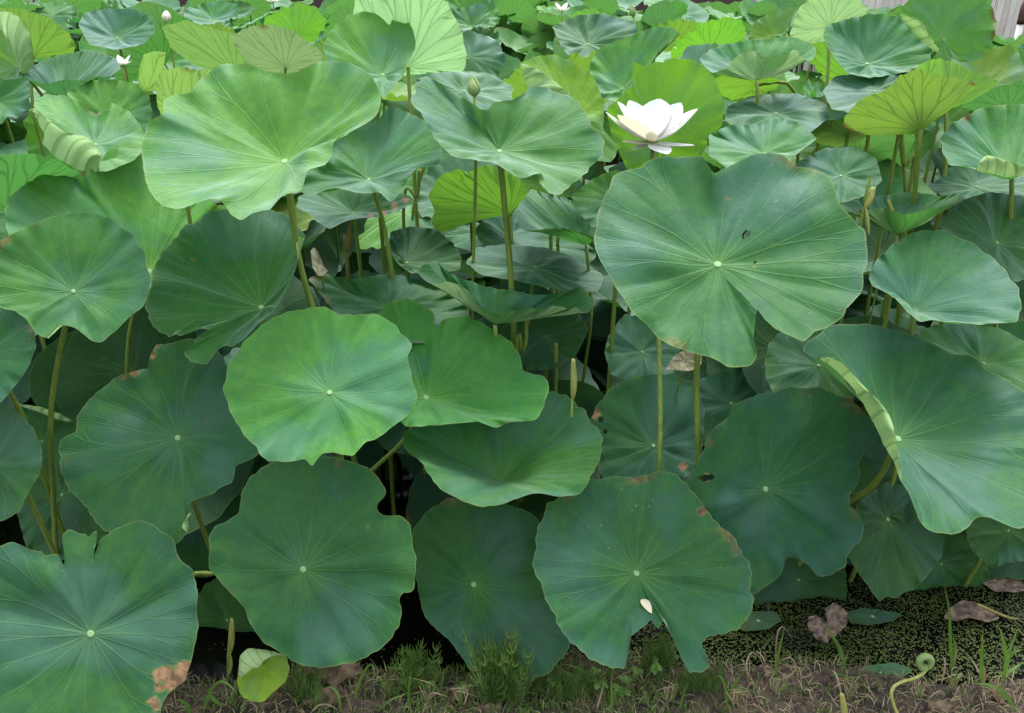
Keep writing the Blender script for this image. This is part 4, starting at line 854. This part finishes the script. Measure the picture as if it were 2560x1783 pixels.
for i, (x, y, dy, w) in enumerate(PET):
    Tp = at(x, y, FYd+dy); low = y > 300
    nin = np.array([axis_pt[0]-Tp[0]*1.0, (FYd-Tp[1]), .10 if not low else .3]) + np.array([0, -.0, .02]); 
    V, F, U = petal_grid(Bc + np.array([0, dy*.15, 0]), Tp, w*1.12*FS*2.42/FPX, nin, .10 if not low else .06, .33 if not low else .2)
    p = mesh_obj('petal', V, F, M_petal, flower, True, base=fl_base, uv=U); p.color = (.84, .85, .87, 1) if i not in (15, 10) else (.82, .80, .66, 1)
V = HV*np.array([.020, .020, .035])+Bc+np.array([0, 0, .004]); mesh_obj('receptacle', V, HF, M_pod, flower, True, base=fl_base)
make_stalk(flower, fl_base, Bc, np.array([0, 0, 1.]), 2.2, [(1466,420,2.30),(1478,780,2.03),(1481,930,1.96),(1481,1062,1.88)], .0075)
def bud(x, y, Y, hpx, label, white=False, stalk=None, lean=0.0, r=.33):
    T_ = at(x, y-hpx/2, Y); B_ = at(x-lean, y+hpx/2, Y); base = np.array([B_[0], Y+.06, -.33]); o = thing('lotus_bud', label, 'flower bud', base)
    ax = nrm(T_-B_); Ln = np.linalg.norm(T_-B_); fx, fy = frame(ax); m = 6
    for k in range(m):
        V = []; F = []; U = []; A0 = 2*math.pi*k/m+.3; ns, nw = 10, 6
        for i in range(ns+1):
            s = i/ns; rr = Ln*r*(math.sin(math.pi*min(1, (s*.93+.035)))**.8)*(1-.35*s)+.0004
            for j in range(nw+1):
                f = (j/nw-.5)*2; q = A0+f*.85*(1-.25*s); ro = rr*(1+.05*(k % 2)-.05*abs(f)) ; V.append(B_+ax*Ln*(s*(1-.06*(k % 3)))+ro*(math.cos(q)*fx+math.sin(q)*fy)); U.append((j/nw, s))
        UV = []
        for i in range(ns):
            for j in range(nw):
                a = i*(nw+1)+j; f = [a, a+1, a+nw+2, a+nw+1]; F.append(f); UV += [U[z] for z in f]
        p = mesh_obj('petal', np.array(V), F, M_petal if white else M_pod, o, True, base=base, uv=UV); p.color = (.85, .84, .74, 1)
    make_stalk(o, base, B_+ax*.004, np.array([0, 0, 1.]), Y, stalk, .0055)
bud(1060, 194, 2.36, 46, 'tall pointed green bud above the blue-green saddle-shaped leaf', stalk=[(1066,260,2.36),(1068,370,2.36),(1060,620,2.38)], lean=-4, r=.40)
bud(1415, 25, 4.0, 27, 'small pointed green bud on a bent stalk before tipped leaves', stalk=[(1425,60),(1428,100)], lean=-6)
bud(373, 36, 4.6, 26, 'rounded creamy white bud above the blue-grey open leaf row', white=True, lean=0, r=.45)
bud(250, 14, 7.5, 12, 'tiny pale bud far off among the leftmost far leaves', lean=0)
def far_flower(x, y, Y, span, label):
    B_ = at(x, y, Y); base = np.array([B_[0], Y, -.33]); o = thing('lotus_flower', label, 'flower', base)
    for k in range(9):
        q = 2*math.pi*k/9+.2; up = .75 if k % 2 else .35; Tp = B_+span*np.array([math.cos(q)*.8, math.sin(q)*.8, up])
        V, F, U = petal_grid(B_, Tp, span*.24, np.array([-math.cos(q), -math.sin(q), .5]), .1, .3, ns=7, nw=4); p = mesh_obj('petal', V, F, M_petal, o, True, base=base, uv=U); p.color = (.86, .86, .85, 1)
    make_stalk(o, base, B_, np.array([0, 0, 1.]), Y, None, .006)
far_flower(275, 146, 3.9, .055, 'white flower half hidden beside the leftmost frilled bowl leaf')
far_flower(612, 6, 8.0, .11, 'distant white flower among the far leaves near the dark shed')
far_flower(1260, 26, 8.0, .10, 'distant pale flower among the far leaves behind the yellow-edged leaf')

# ------------------------------------------------------------------ rolled young leaves, shoots
def spear(tip, bot, Y, wid, label, flap=None, flapw=.5, tail=None):
    T_, B_ = at(*tip, Y), at(*bot, Y); base = np.array([B_[0], Y+.03, -.05 if B_[2] < .2 else -.33]); o = thing('rolled_leaf', label, 'rolled leaf', base)
    P = smooth_path([B_, (B_*.6+T_*.4)+np.array([.004, 0, 0]), T_], 16); s = np.linspace(0, 1, 16); V, F = tube(P, wid*(np.sin(math.pi*np.clip(s*.86+.06, 0, 1))**.8+.03), 10); mesh_obj('roll', V, F, M_spear, o, True, base=base)
    V, F = tube(P+np.array([wid*.45, -wid*.3, 0]), wid*.6*(np.sin(math.pi*np.clip(s*.80+.05, 0, 1))**.9+.02), 8); mesh_obj('roll_edge', V, F, M_spear, o, True, base=base)
    if flap:
        P2 = smooth_path([at(x, y, Y-.005) for x, y in flap], 14); V, F = tube(P2, wid*flapw*(np.sin(math.pi*np.clip(s[:14]*1.05*.92+.05, 0, 1))**.9+.04), 8); mesh_obj('lower_roll', V, F, M_spear, o, True, base=base)
    pts = [B_+np.array([0, 0, .01])]+[at(x, y, Y) for x, y in (tail or [])]+[base]; V, F = tube(smooth_path(pts, 10), wid*.42, 8); mesh_obj('stem', V, F, M_stalk, o, True, base=base)
spear((519,1387), (513,1470), 1.60, .0085, 'yellow-brown spear shoot rising beside the pale young leaf', flap=[(516,1462),(518,1490),(514,1512)], tail=[(511,1520),(506,1570)])
spear((1284,805), (1283,895), 2.0, .009, 'pale green spear shoot standing in the dark gap behind the funnel leaf')
spear((1957,420), (1935,470), 2.1, .009, 'pale spear shoot with a hanging rolled tail over the dead-tipped dish leaf', flap=[(1940,466),(1944,490),(1947,528)], flapw=.6, tail=[(1930,500)])
spear((1990,448), (2000,492), 2.35, .007, 'thin rolled spear beside the stalks of the olive fan leaf')
spear((1886,1555), (1891,1620), 1.46, .008, 'yellow spear poking from the soil of the bank')
L('pale young leaf opening like a cup from the bank beside the spear shoot', (585,1500), 1.52,
  [(535,1500),(538,1470),(556,1453),(600,1458),(641,1468),(650,1500),(640,1530),(615,1550),(590,1575),(560,1572),(540,1560),(532,1530)],
  a=50, c=.55, tint=(.15,.33,.03), dmg=0, prof=.8, Rt=.075, lam=.03, A=120, rings=14, hubr=.002, name='young_lotus_leaf', ruf=.01, srad=.004,
  folds=[dict(lift=.022, tint=(.26,.42,.30), p=[(535,1512,540,1520),(536,1480,566,1500),(548,1455,580,1496),(575,1453,592,1482),(610,1460,615,1470),(641,1468,640,1470)])])
root = thing('lotus_shoot', 'curled yellow-green shoot bending over the bank near the floating leaf', 'shoot', on_z(2005, 1600, .03))
sp = [at(x, y, Y) for (x, y), Y in zip(T(3,3,[(1240,1640),(1200,1540),(1178,1450),(1195,1390),(1260,1350),(1350,1325),(1420,1290),(1465,1240)]), np.linspace(1.44, 1.50, 8))]
V, F = tube(smooth_path(sp, 30), .0042, 8); mesh_obj('stem', V, F, M_spear, root, True, base=root.location)
ct = [at(x, y, 1.50) for x, y in T(3,3,[(1455,1255),(1495,1210),(1490,1160),(1445,1145),(1405,1175),(1410,1225),(1440,1250),(1455,1215)])]
s_ = np.linspace(0, 1, 26); V, F = tube(smooth_path(ct, 26), .0042+.005*np.sin(math.pi*s_)**.7, 8); mesh_obj('curled_tip', V, F, M_pod, root, True, base=root.location)
L('withered brown heart-shaped leaf standing in the duckweed', T(3,3,[(665,890)])[0], 1.75,
  T(3,3,[(510,840),(560,810),(620,835),(680,890),(655,820),(660,760),(720,715),(790,750),(820,800),(810,900),(740,970),(660,1030),(580,1010),(525,930)]),
  a=45, c=.2, dmg=1, wave=.16, ruf=.10, crumple=.32, Rt=.075, lam=.03, A=140, rings=14, mat=M_wither, name='withered_leaf', cat='dead leaf', nohub=True, srad=.0045, smooth=.8)
# leaves lying on the water
def flat_leaf(pts, z, label, mat, tint=(.03, .09, .04), name='floating_leaf', cat='floating leaf', dmg=.6):
    px = resample_closed(gauss_smooth_closed(resample_closed(np.array(pts, float), 72), 1.0), 72); P = np.array([on_z(x, y, z) for x, y in px]); H = P.mean(0); H[2] = z
    o = thing(name, label, cat, H); rg2 = np.random.default_rng(len(label)); hb, hr = rim_waves(72, rg2, .02, .02)
    q = P-H; q[:, 2] = 0; R = np.linalg.norm(q, axis=1).mean(); G, t, u = blade_arrays(q, np.abs(hb), np.abs(hr), R, np.array([0, 0, 1.]), .03, 2., 9, rg2, .004)
    fl = np.unwrap(np.arctan2(q[:, 1], q[:, 0])); V, F, UV = blade_mesh(G, t, u, fl[-1] < fl[0]); b = mesh_obj('blade', V, F, mat, o, True, uv=UV); b.color = (*tint, dmg); add_var(b.data, V, 9)
    V = HV*.006; V[:, 2] += .004; mesh_obj('hub', V, HF, M_hub if mat is M_leaf else mat, b, True)
flat_leaf(T(3,3,[(850,1290),(980,1225),(1200,1203),(1350,1250),(1330,1290),(1200,1345),(1000,1385),(880,1370)]), .012, 'round green leaf floating flat at the water edge by the curled shoot', M_leaf, (.045, .125, .045))
flat_leaf(T(3,3,[(800,800),(950,760),(1150,790),(1265,810),(1200,870),(1000,905),(850,890)]), .010, 'dull oval leaf floating among duckweed beside the withered leaf', M_leaf)
flat_leaf(T(3,3,[(-60,850),(60,790),(240,790),(305,860),(200,935),(0,950),(-70,910)]), .014, 'leaf with a curled pale rim floating by the petal-bearing leaf', M_leaf, (.05, .11, .04))
flat_leaf(T(3,3,[(1590,850),(1640,770),(1740,700),(1850,720),(1960,760),(2045,850),(1950,880),(1800,840),(1700,875)]), .012, 'pale rotting leaf floating in the dark water under the shaded leaves', M_wither, name='rotting_leaf')
flat_leaf(T(3,3,[(1900,560),(2050,520),(2200,540),(2300,600),(2200,640),(2000,630)]), .011, 'brown rotting leaf far back on the dark water', M_wither, name='rotting_leaf')
# fallen petal on the front leaf
H, n, R, cc = GEO['round leaf carrying a fallen cream petal, with a ragged hole in its rim']
tp = T(2,3,[(1160,692),(1205,730),(1245,800)]); pts3 = [CAM+ray(x, y)*(((H-CAM)@n+.012)/(ray(x, y)@n)) for x, y in tp]
o = thing('fallen_petal', 'curled cream petal fallen onto the round leaf', 'petal', pts3[1])
V, F, U = petal_grid(pts3[0], pts3[2], .0095, n, .05, .25, ns=9, nw=5)
V = V + (pts3[1]-(pts3[0]+pts3[2])/2)[None]*np.sin(np.linspace(0, math.pi, 10)).repeat(6)[:, None]
p = mesh_obj('petal_blade', V, F, M_petal, o, True, base=o.location, uv=U); p.color = (.80, .72, .52, 1)

# ------------------------------------------------------------------ bank: duckweed, grasses, weeds, dead leaves
def ribbon(P, w, up=None):
    P = np.asarray(P); n = len(P); tan = np.gradient(P, axis=0); tan /= np.linalg.norm(tan, axis=1)[:, None]+1e-9
    view = P-CAM; sd = np.cross(tan, view); sd /= np.linalg.norm(sd, axis=1)[:, None]+1e-9
    if up is not None: sd = sd*math.cos(up)+np.cross(tan, sd)*math.sin(up)
    s = np.linspace(0, 1, n); ww = w*np.clip(np.minimum(1, .45+s*3)*(1-s**2.2), .03, 1)
    V = np.vstack([P-sd*ww[:, None], P+sd*ww[:, None]]); F = [[i, i+1, n+i+1, n+i] for i in range(n-1)]; return V, F
VV, FF = [], []; off = 0
while len(VV) < 30000:
    X, Y = (rg.uniform(.2, 2.0+rg.uniform(0, .6)), rg.uniform(1.62, 2.2)) if rg.random() < .84 else (rg.uniform(-1.3, 1.75), rg.uniform(1.6, 2.75))
    if Y < edge_y(X)+.01: continue
    d = math.sin(X*9+Y*4)*.5+math.sin(X*23-Y*31)*.35+math.sin(Y*57+X*11)*.25 + (0.55 if X > .35 else -.45) - max(0, Y-2.1)*1.2
    if d < rg.uniform(-.9, .3): continue
    r = rg.uniform(.0016, .0034); z = .0022+rg.uniform(0, .0012); q0 = rg.uniform(0, 6.28); th = q0+np.arange(5)*1.2566
    VV.append(np.stack([X+r*np.cos(th), Y+r*1.0*np.sin(th), z+0*th+rg.uniform(-.0004, .0008, 5)], 1)); FF.append([off+i for i in range(5)]); off += 5
tag(mesh_obj('duckweed', np.vstack(VV), FF, M_duck, None, False), 'speckled mat of olive duckweed on the dark water', 'duckweed', kind='stuff')
def blades(name, count, mat, label, cat, hmin, hmax, lay, xdens, y0=1.36, y1=1.70, w=(.0009, .0020)):
    VV, FF = [], []; off = 0; k = 0
    while k < count:
        X = rg.uniform(-1.15, 1.4); Y = rg.uniform(y0, y1)
        if Y > edge_y(X)+.03 or rg.random() > xdens(X, Y): continue
        z = float(ground_z(np.array(X), np.array(Y))); z = max(z, -.01)-.004; q = rg.uniform(0, 6.28); ln = rg.uniform(hmin, hmax); l = lay*rg.uniform(.3, 1.2)
        d = np.array([math.cos(q), math.sin(q), 0]); b = np.array([X, Y, z])
        P = smooth_path([b, b+d*ln*l*.3+np.array([0, 0, ln*.5*(1.15-l)]), b+d*ln*l*.75+np.array([0, 0, ln*.75*(1.15-l)]), b+d*ln*l*1.1+np.array([0, 0, ln*(.8 if l < .6 else .35)*(1.1-l)])], 6)
        V, F = ribbon(P, rg.uniform(*w), rg.uniform(-1, 1)); VV.append(V); FF += [[i+off for i in f] for f in F]; off += len(V); k += 1
    return tag(mesh_obj(name, np.vstack(VV), FF, mat, None, True), label, cat, kind='stuff')
blades('dry_grass', 3400, M_dry, 'thin tangled dry grass lying over the soil of the bank', 'dry grass', .02, .07, .95, lambda X, Y: 1.0 if X > .75 or math.sin(X*13+Y*7)+.4*math.sin(X*41) > -.5 else .25, w=(.0006, .0015))
blades('grass', 4600, M_grass, 'short green grass growing along the bank edge', 'grass', .015, .055, .45, lambda X, Y: .95 if -.30 < X < .42 else (.30 if X < .6 else .12), w=(.0007, .0016))
# soil crumbs
VV, FF = [], []; off = 0
cv = np.array([(1, 0, 0), (-1, 0, 0), (0, 1, 0), (0, -1, 0), (0, 0, 1), (0, 0, -1)], float); cf = [[0, 2, 4], [2, 1, 4], [1, 3, 4], [3, 0, 4], [2, 0, 5], [1, 2, 5], [3, 1, 5], [0, 3, 5]]
for k in range(3800):
    X = rg.uniform(-1.15, 1.35); Y = rg.uniform(1.36, 1.68); s = rg.uniform(.0015, .0065); z = float(ground_z(np.array(X), np.array(Y)))
    V = cv*s*rg.uniform(.5, 1.2, (6, 3))+np.array([X, Y, z+s*.2]); VV.append(V); FF += [[i+off for i in f] for f in cf]; off += 6
tag(mesh_obj('soil_crumbs', np.vstack(VV), FF, M_crumb, None, False), 'loose dark soil crumbs scattered over the bank', 'soil', kind='stuff')

def tuft(label, paths, mats='g', Y=None, w=.0028, name='grass_tuft'):
    """paths: pixel paths from root to tip; distance from the soil point under the root"""
    r0 = paths[0][0]; b = on_z(r0[0], r0[1], .03); o = thing(name, label, 'grass', b)
    for k, pth in enumerate(paths):
        bb = on_z(pth[0][0], pth[0][1], .028); P = [bb]+[at(x, y, bb[1]+.012*i*(1 if k % 2 else -1)) for i, (x, y) in enumerate(pth[1:], 1)]
        V, F = ribbon(smooth_path(P, 12), 1.25*w*(1 if mats[k % len(mats)] == 'g' else .55), .3*math.sin(k*2.1)); mesh_obj('blade', V, F, M_grass if mats[k % len(mats)] == 'g' else M_dry, o, True, base=b)
tuft('tuft of arching grass blades around the foot of the spear shoot', [T(0,3,p) for p in ([(1800,1560),(1700,1480),(1680,1420),(1760,1345),(1840,1380),(1900,1450)], [(1780,1560),(1710,1490),(1690,1440),(1740,1450),(1755,1560)], [(1830,1540),(1880,1420),(1900,1350)], [(1620,1590),(1660,1470),(1690,1400)])], 'gdgg', w=.004)
tuft('single broad grass blade curling by the scorched front leaf', [T(0,3,p) for p in ([(1520,1620),(1500,1540),(1440,1495),(1390,1500)], [(1560,1630),(1590,1590),(1600,1560)])], 'gd', w=.004)
tuft('hooked grass blades bending over left of the horsetails', [T(1,3,p) for p in ([(865,1500),(870,1400),(940,1250),(990,1210),(1010,1280),(1000,1420)], [(1290,1600),(1285,1400),(1310,1240)], [(1215,1430),(1270,1330),(1300,1250)], [(1530,1440),(1555,1340),(1565,1240)], [(1400,1480),(1420,1380),(1470,1345),(1510,1400)])], 'ggggg', w=.0032)
tuft('pale grass blades arching over dead leaves on the bank', [T(1,3,p) for p in ([(500,1600),(560,1540),(640,1530),(740,1590)], [(740,1590),(720,1450),(660,1390),(580,1410)], [(1030,1590),(1130,1500),(1280,1440)], [(830,1580),(800,1480),(760,1340)])], 'dggd', w=.003)
tuft('tall grass stems with drooping dry blades beside the water', [T(2,3,p) for p in ([(930,1600),(925,1400),(930,1240)], [(930,1360),(990,1300),(1150,1240)], [(800,1590),(840,1450),(880,1310)], [(700,1420),(740,1300),(660,1240),(560,1210),(500,1220)], [(1465,1590),(1500,1450),(1560,1310)], [(1850,1590),(1830,1380),(1780,1300),(1720,1360)], [(1870,1440),(1920,1350),(1990,1255)], [(1840,1440),(1760,1470),(1640,1590)])], 'gddggggd', w=.003)
tuft('tan and green grass clump left of the withered leaf', [T(3,3,p) for p in ([(255,1330),(270,1150),(325,915)], [(250,1330),(262,1000),(310,910),(395,1010)], [(190,1340),(150,1200),(95,1110),(150,1150),(195,1330)], [(40,1380),(20,1200),(70,1110),(110,1200)], [(270,1340),(380,1290),(415,1220),(360,1150),(280,1200)])], 'gdddd', w=.0034)
tuft('broad green grass blade leaning across the withered leaf', [T(3,3,p) for p in ([(805,1290),(780,1120),(700,970),(610,860)], [(810,1300),(800,1200),(840,1100)], [(830,1320),(760,1290),(680,1295)], [(780,1450),(740,1300),(700,1250)])], 'gdgd', w=.0042)
tuft('slim upright grass blade rising before the shaded leaf by the bank', [T(3,3,p) for p in ([(1665,1280),(1650,1000),(1640,780),(1600,555)], [(1675,1250),(1690,1080),(1665,950)], [(1660,1250),(1700,1120),(1690,1070)], [(1575,1380),(1610,1200),(1580,1130)])], 'ggdd', w=.0034)
tuft('stiff green grass shoots at the right-hand bank', [T(3,3,p) for p in ([(1905,1380),(1900,1150),(1912,910)], [(1895,1300),(1840,1200),(1790,1130)], [(1905,1390),(1925,1290),(1915,1220)], [(2180,1590),(2090,1450),(1980,1380),(1780,1355)])], 'gddg', w=.0042)
tuft('forked grass plant at the right-hand water edge', [T(3,3,p) for p in ([(2065,1350),(2100,1180),(2070,1000),(2020,870)], [(2090,1250),(2130,1080),(2205,885)], [(2080,1290),(2130,1130),(2239,1090)], [(2075,1300),(2160,1240),(2239,1190)])], 'gggg', w=.004)
rd = random.Random(5)
for k, (x, y) in enumerate([(870,1555),(960,1575),(1040,1580),(1500,1575),(1650,1580),(1745,1560),(1905,1560),(2060,1565),(2140,1540),(2240,1575)]):
    tuft('small wiry clump of half-dry grass on the bank soil', [[(x+rd.uniform(-6, 6), y+rd.uniform(-4, 8)), (x+rd.uniform(-20, 20), y-rd.uniform(20, 40)), (x+rd.uniform(-50, 50), y-rd.uniform(10, 60))] for _ in range(9)], 'ddgdd', w=.0022)
    bpy.context.scene.collection.objects  # each clump stands alone
for o in col.objects:
    if o.get('label') == 'small wiry clump of half-dry grass on the bank soil': o['group'] = 'wiry grass clumps on the bank'

# horsetails
def horsetail_mesh(seed, h):
    r = random.Random(seed); VV, FF = [], []; off = 0
    P = smooth_path([(0, 0, 0), (r.uniform(-.1, .1)*h, r.uniform(-.1, .1)*h, h*.5), (r.uniform(-.22, .22)*h, r.uniform(-.2, .2)*h, h)], 9)
    parts = [(P, np.linspace(.0016, .0007, 9))]
    for i in range(1, 8):
        for k in range(r.choice((5, 6, 7))):
            q = r.uniform(0, 6.28); ln = h*(.34-.028*i)*r.uniform(.7, 1.1); b = P[i]; d = np.array([math.cos(q), math.sin(q), 0])
            parts.append((smooth_path([b, b+d*ln*.38+np.array([0, 0, ln*.4]), b+d*ln*.52+np.array([0, 0, ln])], 4), np.array([.0010, .0009, .0008, .0005])))
    for path, rad in parts:
        V, F = tube(path, rad, 3, False); VV.append(V); FF += [[i+off for i in f] for f in F]; off += len(V)
    o = mesh_obj('stem', np.vstack(VV), FF, M_horse, None, True); me = o.data; bpy.data.objects.remove(o); return me
HT = [horsetail_mesh(i, .13) for i in range(5)]
for label, x, y, sx, n_, h0, h1 in (('tall feathery horsetail clump before the wavy-rimmed dull leaf', 1130, 1588, 54, 38, .9, 1.75), ('feathery horsetail clump left of the dull leaf over dark water', 935, 1575, 42, 22, .7, 1.4),
        ('short horsetails by the dead leaf beyond the pale young leaf', 690, 1590, 42, 16, .6, 1.2), ('low horsetails at the foot of the hole-torn round leaf', 1290, 1582, 80, 36, .45, .9),
        ('thin horsetails rising through the ragged hole of the round leaf', 1475, 1510, 30, 14, .6, 1.1), ('low horsetails below the strip hanging from the round leaf', 1560, 1568, 60, 26, .4, .8)):
    b = on_z(x, y, .02); o = thing('horsetail_clump', label, 'horsetail', b)
    for k in range(n_):
        c = bpy.data.objects.new('stem', HT[k % 5]); col.objects.link(c); c.parent = o
        px = x+rd.gauss(0, sx*.55); pp = on_z(px, y+rd.uniform(-14, 14), .0); zz = max(float(ground_z(np.array(pp[0]), np.array(pp[1]))), -.02)-.004
        c.location = (pp[0]-b[0], pp[1]-b[1], zz-b[2]); s = rd.uniform(h0, h1); c.scale = (s, s, s); c.rotation_euler = (rd.uniform(-.15, .15), rd.uniform(-.2, .2), rd.uniform(0, 6.28))
# small leafy weeds
def leaflet(L_, w):
    V = []; F = []
    for i in range(6):
        s = i/5; ww = w*math.sin(math.pi*min(1, s*.9+.08))**.8*(1+.12*(i % 2)); z = -.25*L_*s*s
        V += [(-ww, s*L_, z+ww*.35), (0, s*L_, z), (ww, s*L_, z+ww*.35)]
    for i in range(5): a = i*3; F += [[a, a+1, a+4, a+3], [a+1, a+2, a+5, a+4]]
    return np.array(V), F
LV, LF = leaflet(.022, .0075); wl = mesh_obj('leaf', LV, LF, M_weed, None, True); LM = wl.data; bpy.data.objects.remove(wl)
for label, x, y, cnt_, h in (('leafy weed with lobed leaflets under the torn rim hole', 1440, 1520, 13, .075), ('low leafy weed by the hole-torn leaf foot', 1345, 1545, 12, .055), ('small leafy weed beside the tall horsetails', 1265, 1550, 11, .05),
        ('sprawling leafy weed low on the bank edge', 1400, 1560, 10, .04), ('tiny leafy weed sprig on the left bank grass', 1060, 1560, 8, .035)):
    b = on_z(x, y, .025); o = thing('leafy_weed', label, 'weed', b)
    for k in range(cnt_//3+1):
        q = rd.uniform(0, 6.28); ln = h*rd.uniform(.6, 1.1); tip = np.array([math.cos(q)*ln*.6, math.sin(q)*ln*.45, ln]); V, F = tube(smooth_path([(0, 0, -.03), tip*.5+np.array([0, 0, .006]), tip], 7), .0008, 4); mesh_obj('stem', V, F, M_weed, o)
        for m in range(3):
            c = bpy.data.objects.new('leaf', LM); col.objects.link(c); c.parent = o; c.location = tip; s = rd.uniform(.7, 1.2); c.scale = (s, s, s); c.rotation_euler = (rd.uniform(-.3, .5), rd.uniform(-.3, .3), q-1.57+(m-1)*1.1)
# dead leaves on the soil
def dead(label, x, y, size, lift, rotz, tiltx=0., seed=1):
    r = np.random.default_rng(seed); b = on_z(x, y, .034); o = thing('dead_leaf', label, 'dead leaf', b); A = 40; th = np.linspace(0, 6.2832, A, endpoint=False)
    q = np.stack([size*np.cos(th)*(1+.18*np.cos(3*th+seed)), size*.55*np.sin(th)*(1+.2*np.cos(5*th+1)), 0*th], 1); hb, hr = rim_waves(A, r, .22, .14)
    G, t, u = blade_arrays(q, hb, hr, size, np.array([0, 0, 1.]), .15, 1.4, 8, r, .02); V, F, UV = blade_mesh(G, t, u, False)
    V = V+np.stack([0*V[:, 0], 0*V[:, 0], size*.35*(vnoise(V, 2.2/size, 3, seed)-.5)], 1); bl = mesh_obj('blade', V, F, M_dead, o, True, uv=UV); bl.location = (0, 0, lift); bl.rotation_euler = (tiltx, 0, rotz)
    V, F = tube(smooth_path([(0, 0, 0), (-size*.3, 0, -.002), (-size*1.15, 0, .002)], 8), .0012, 5); m = mesh_obj('midrib', V, F, M_dead, o); m.location = (0, 0, lift+.002); m.rotation_euler = (tiltx, 0, rotz)
dead('broad brown dead leaf lying by the short horsetails', 735, 1568, .055, .006, .2, .25, 2)
dead('narrow pinkish dead leaf standing on edge in the dry grass', 1015, 1572, .028, .018, 1.2, 1.1, 3)
dead('curled dead leaf tip lying right of the narrow standing one', 1105, 1592, .028, .006, .5, .4, 4)
dead('grey-brown dead leaf lying on the soil right of the curled shoot', 2110, 1590, .035, .004, .1, .1, 5)
dead('reddish dead leaf scrap on the wet bank edge', 1730, 1512, .022, .004, .4, .2, 6)
dead('reddish-brown dead leaf half in the soil at the right-hand bank', 2240, 1560, .032, .004, 1.0, .2, 7)
dead('big tattered dead leaf hanging at the water behind the bank grass', 750, 1515, .075, .03, .1, .7, 8)
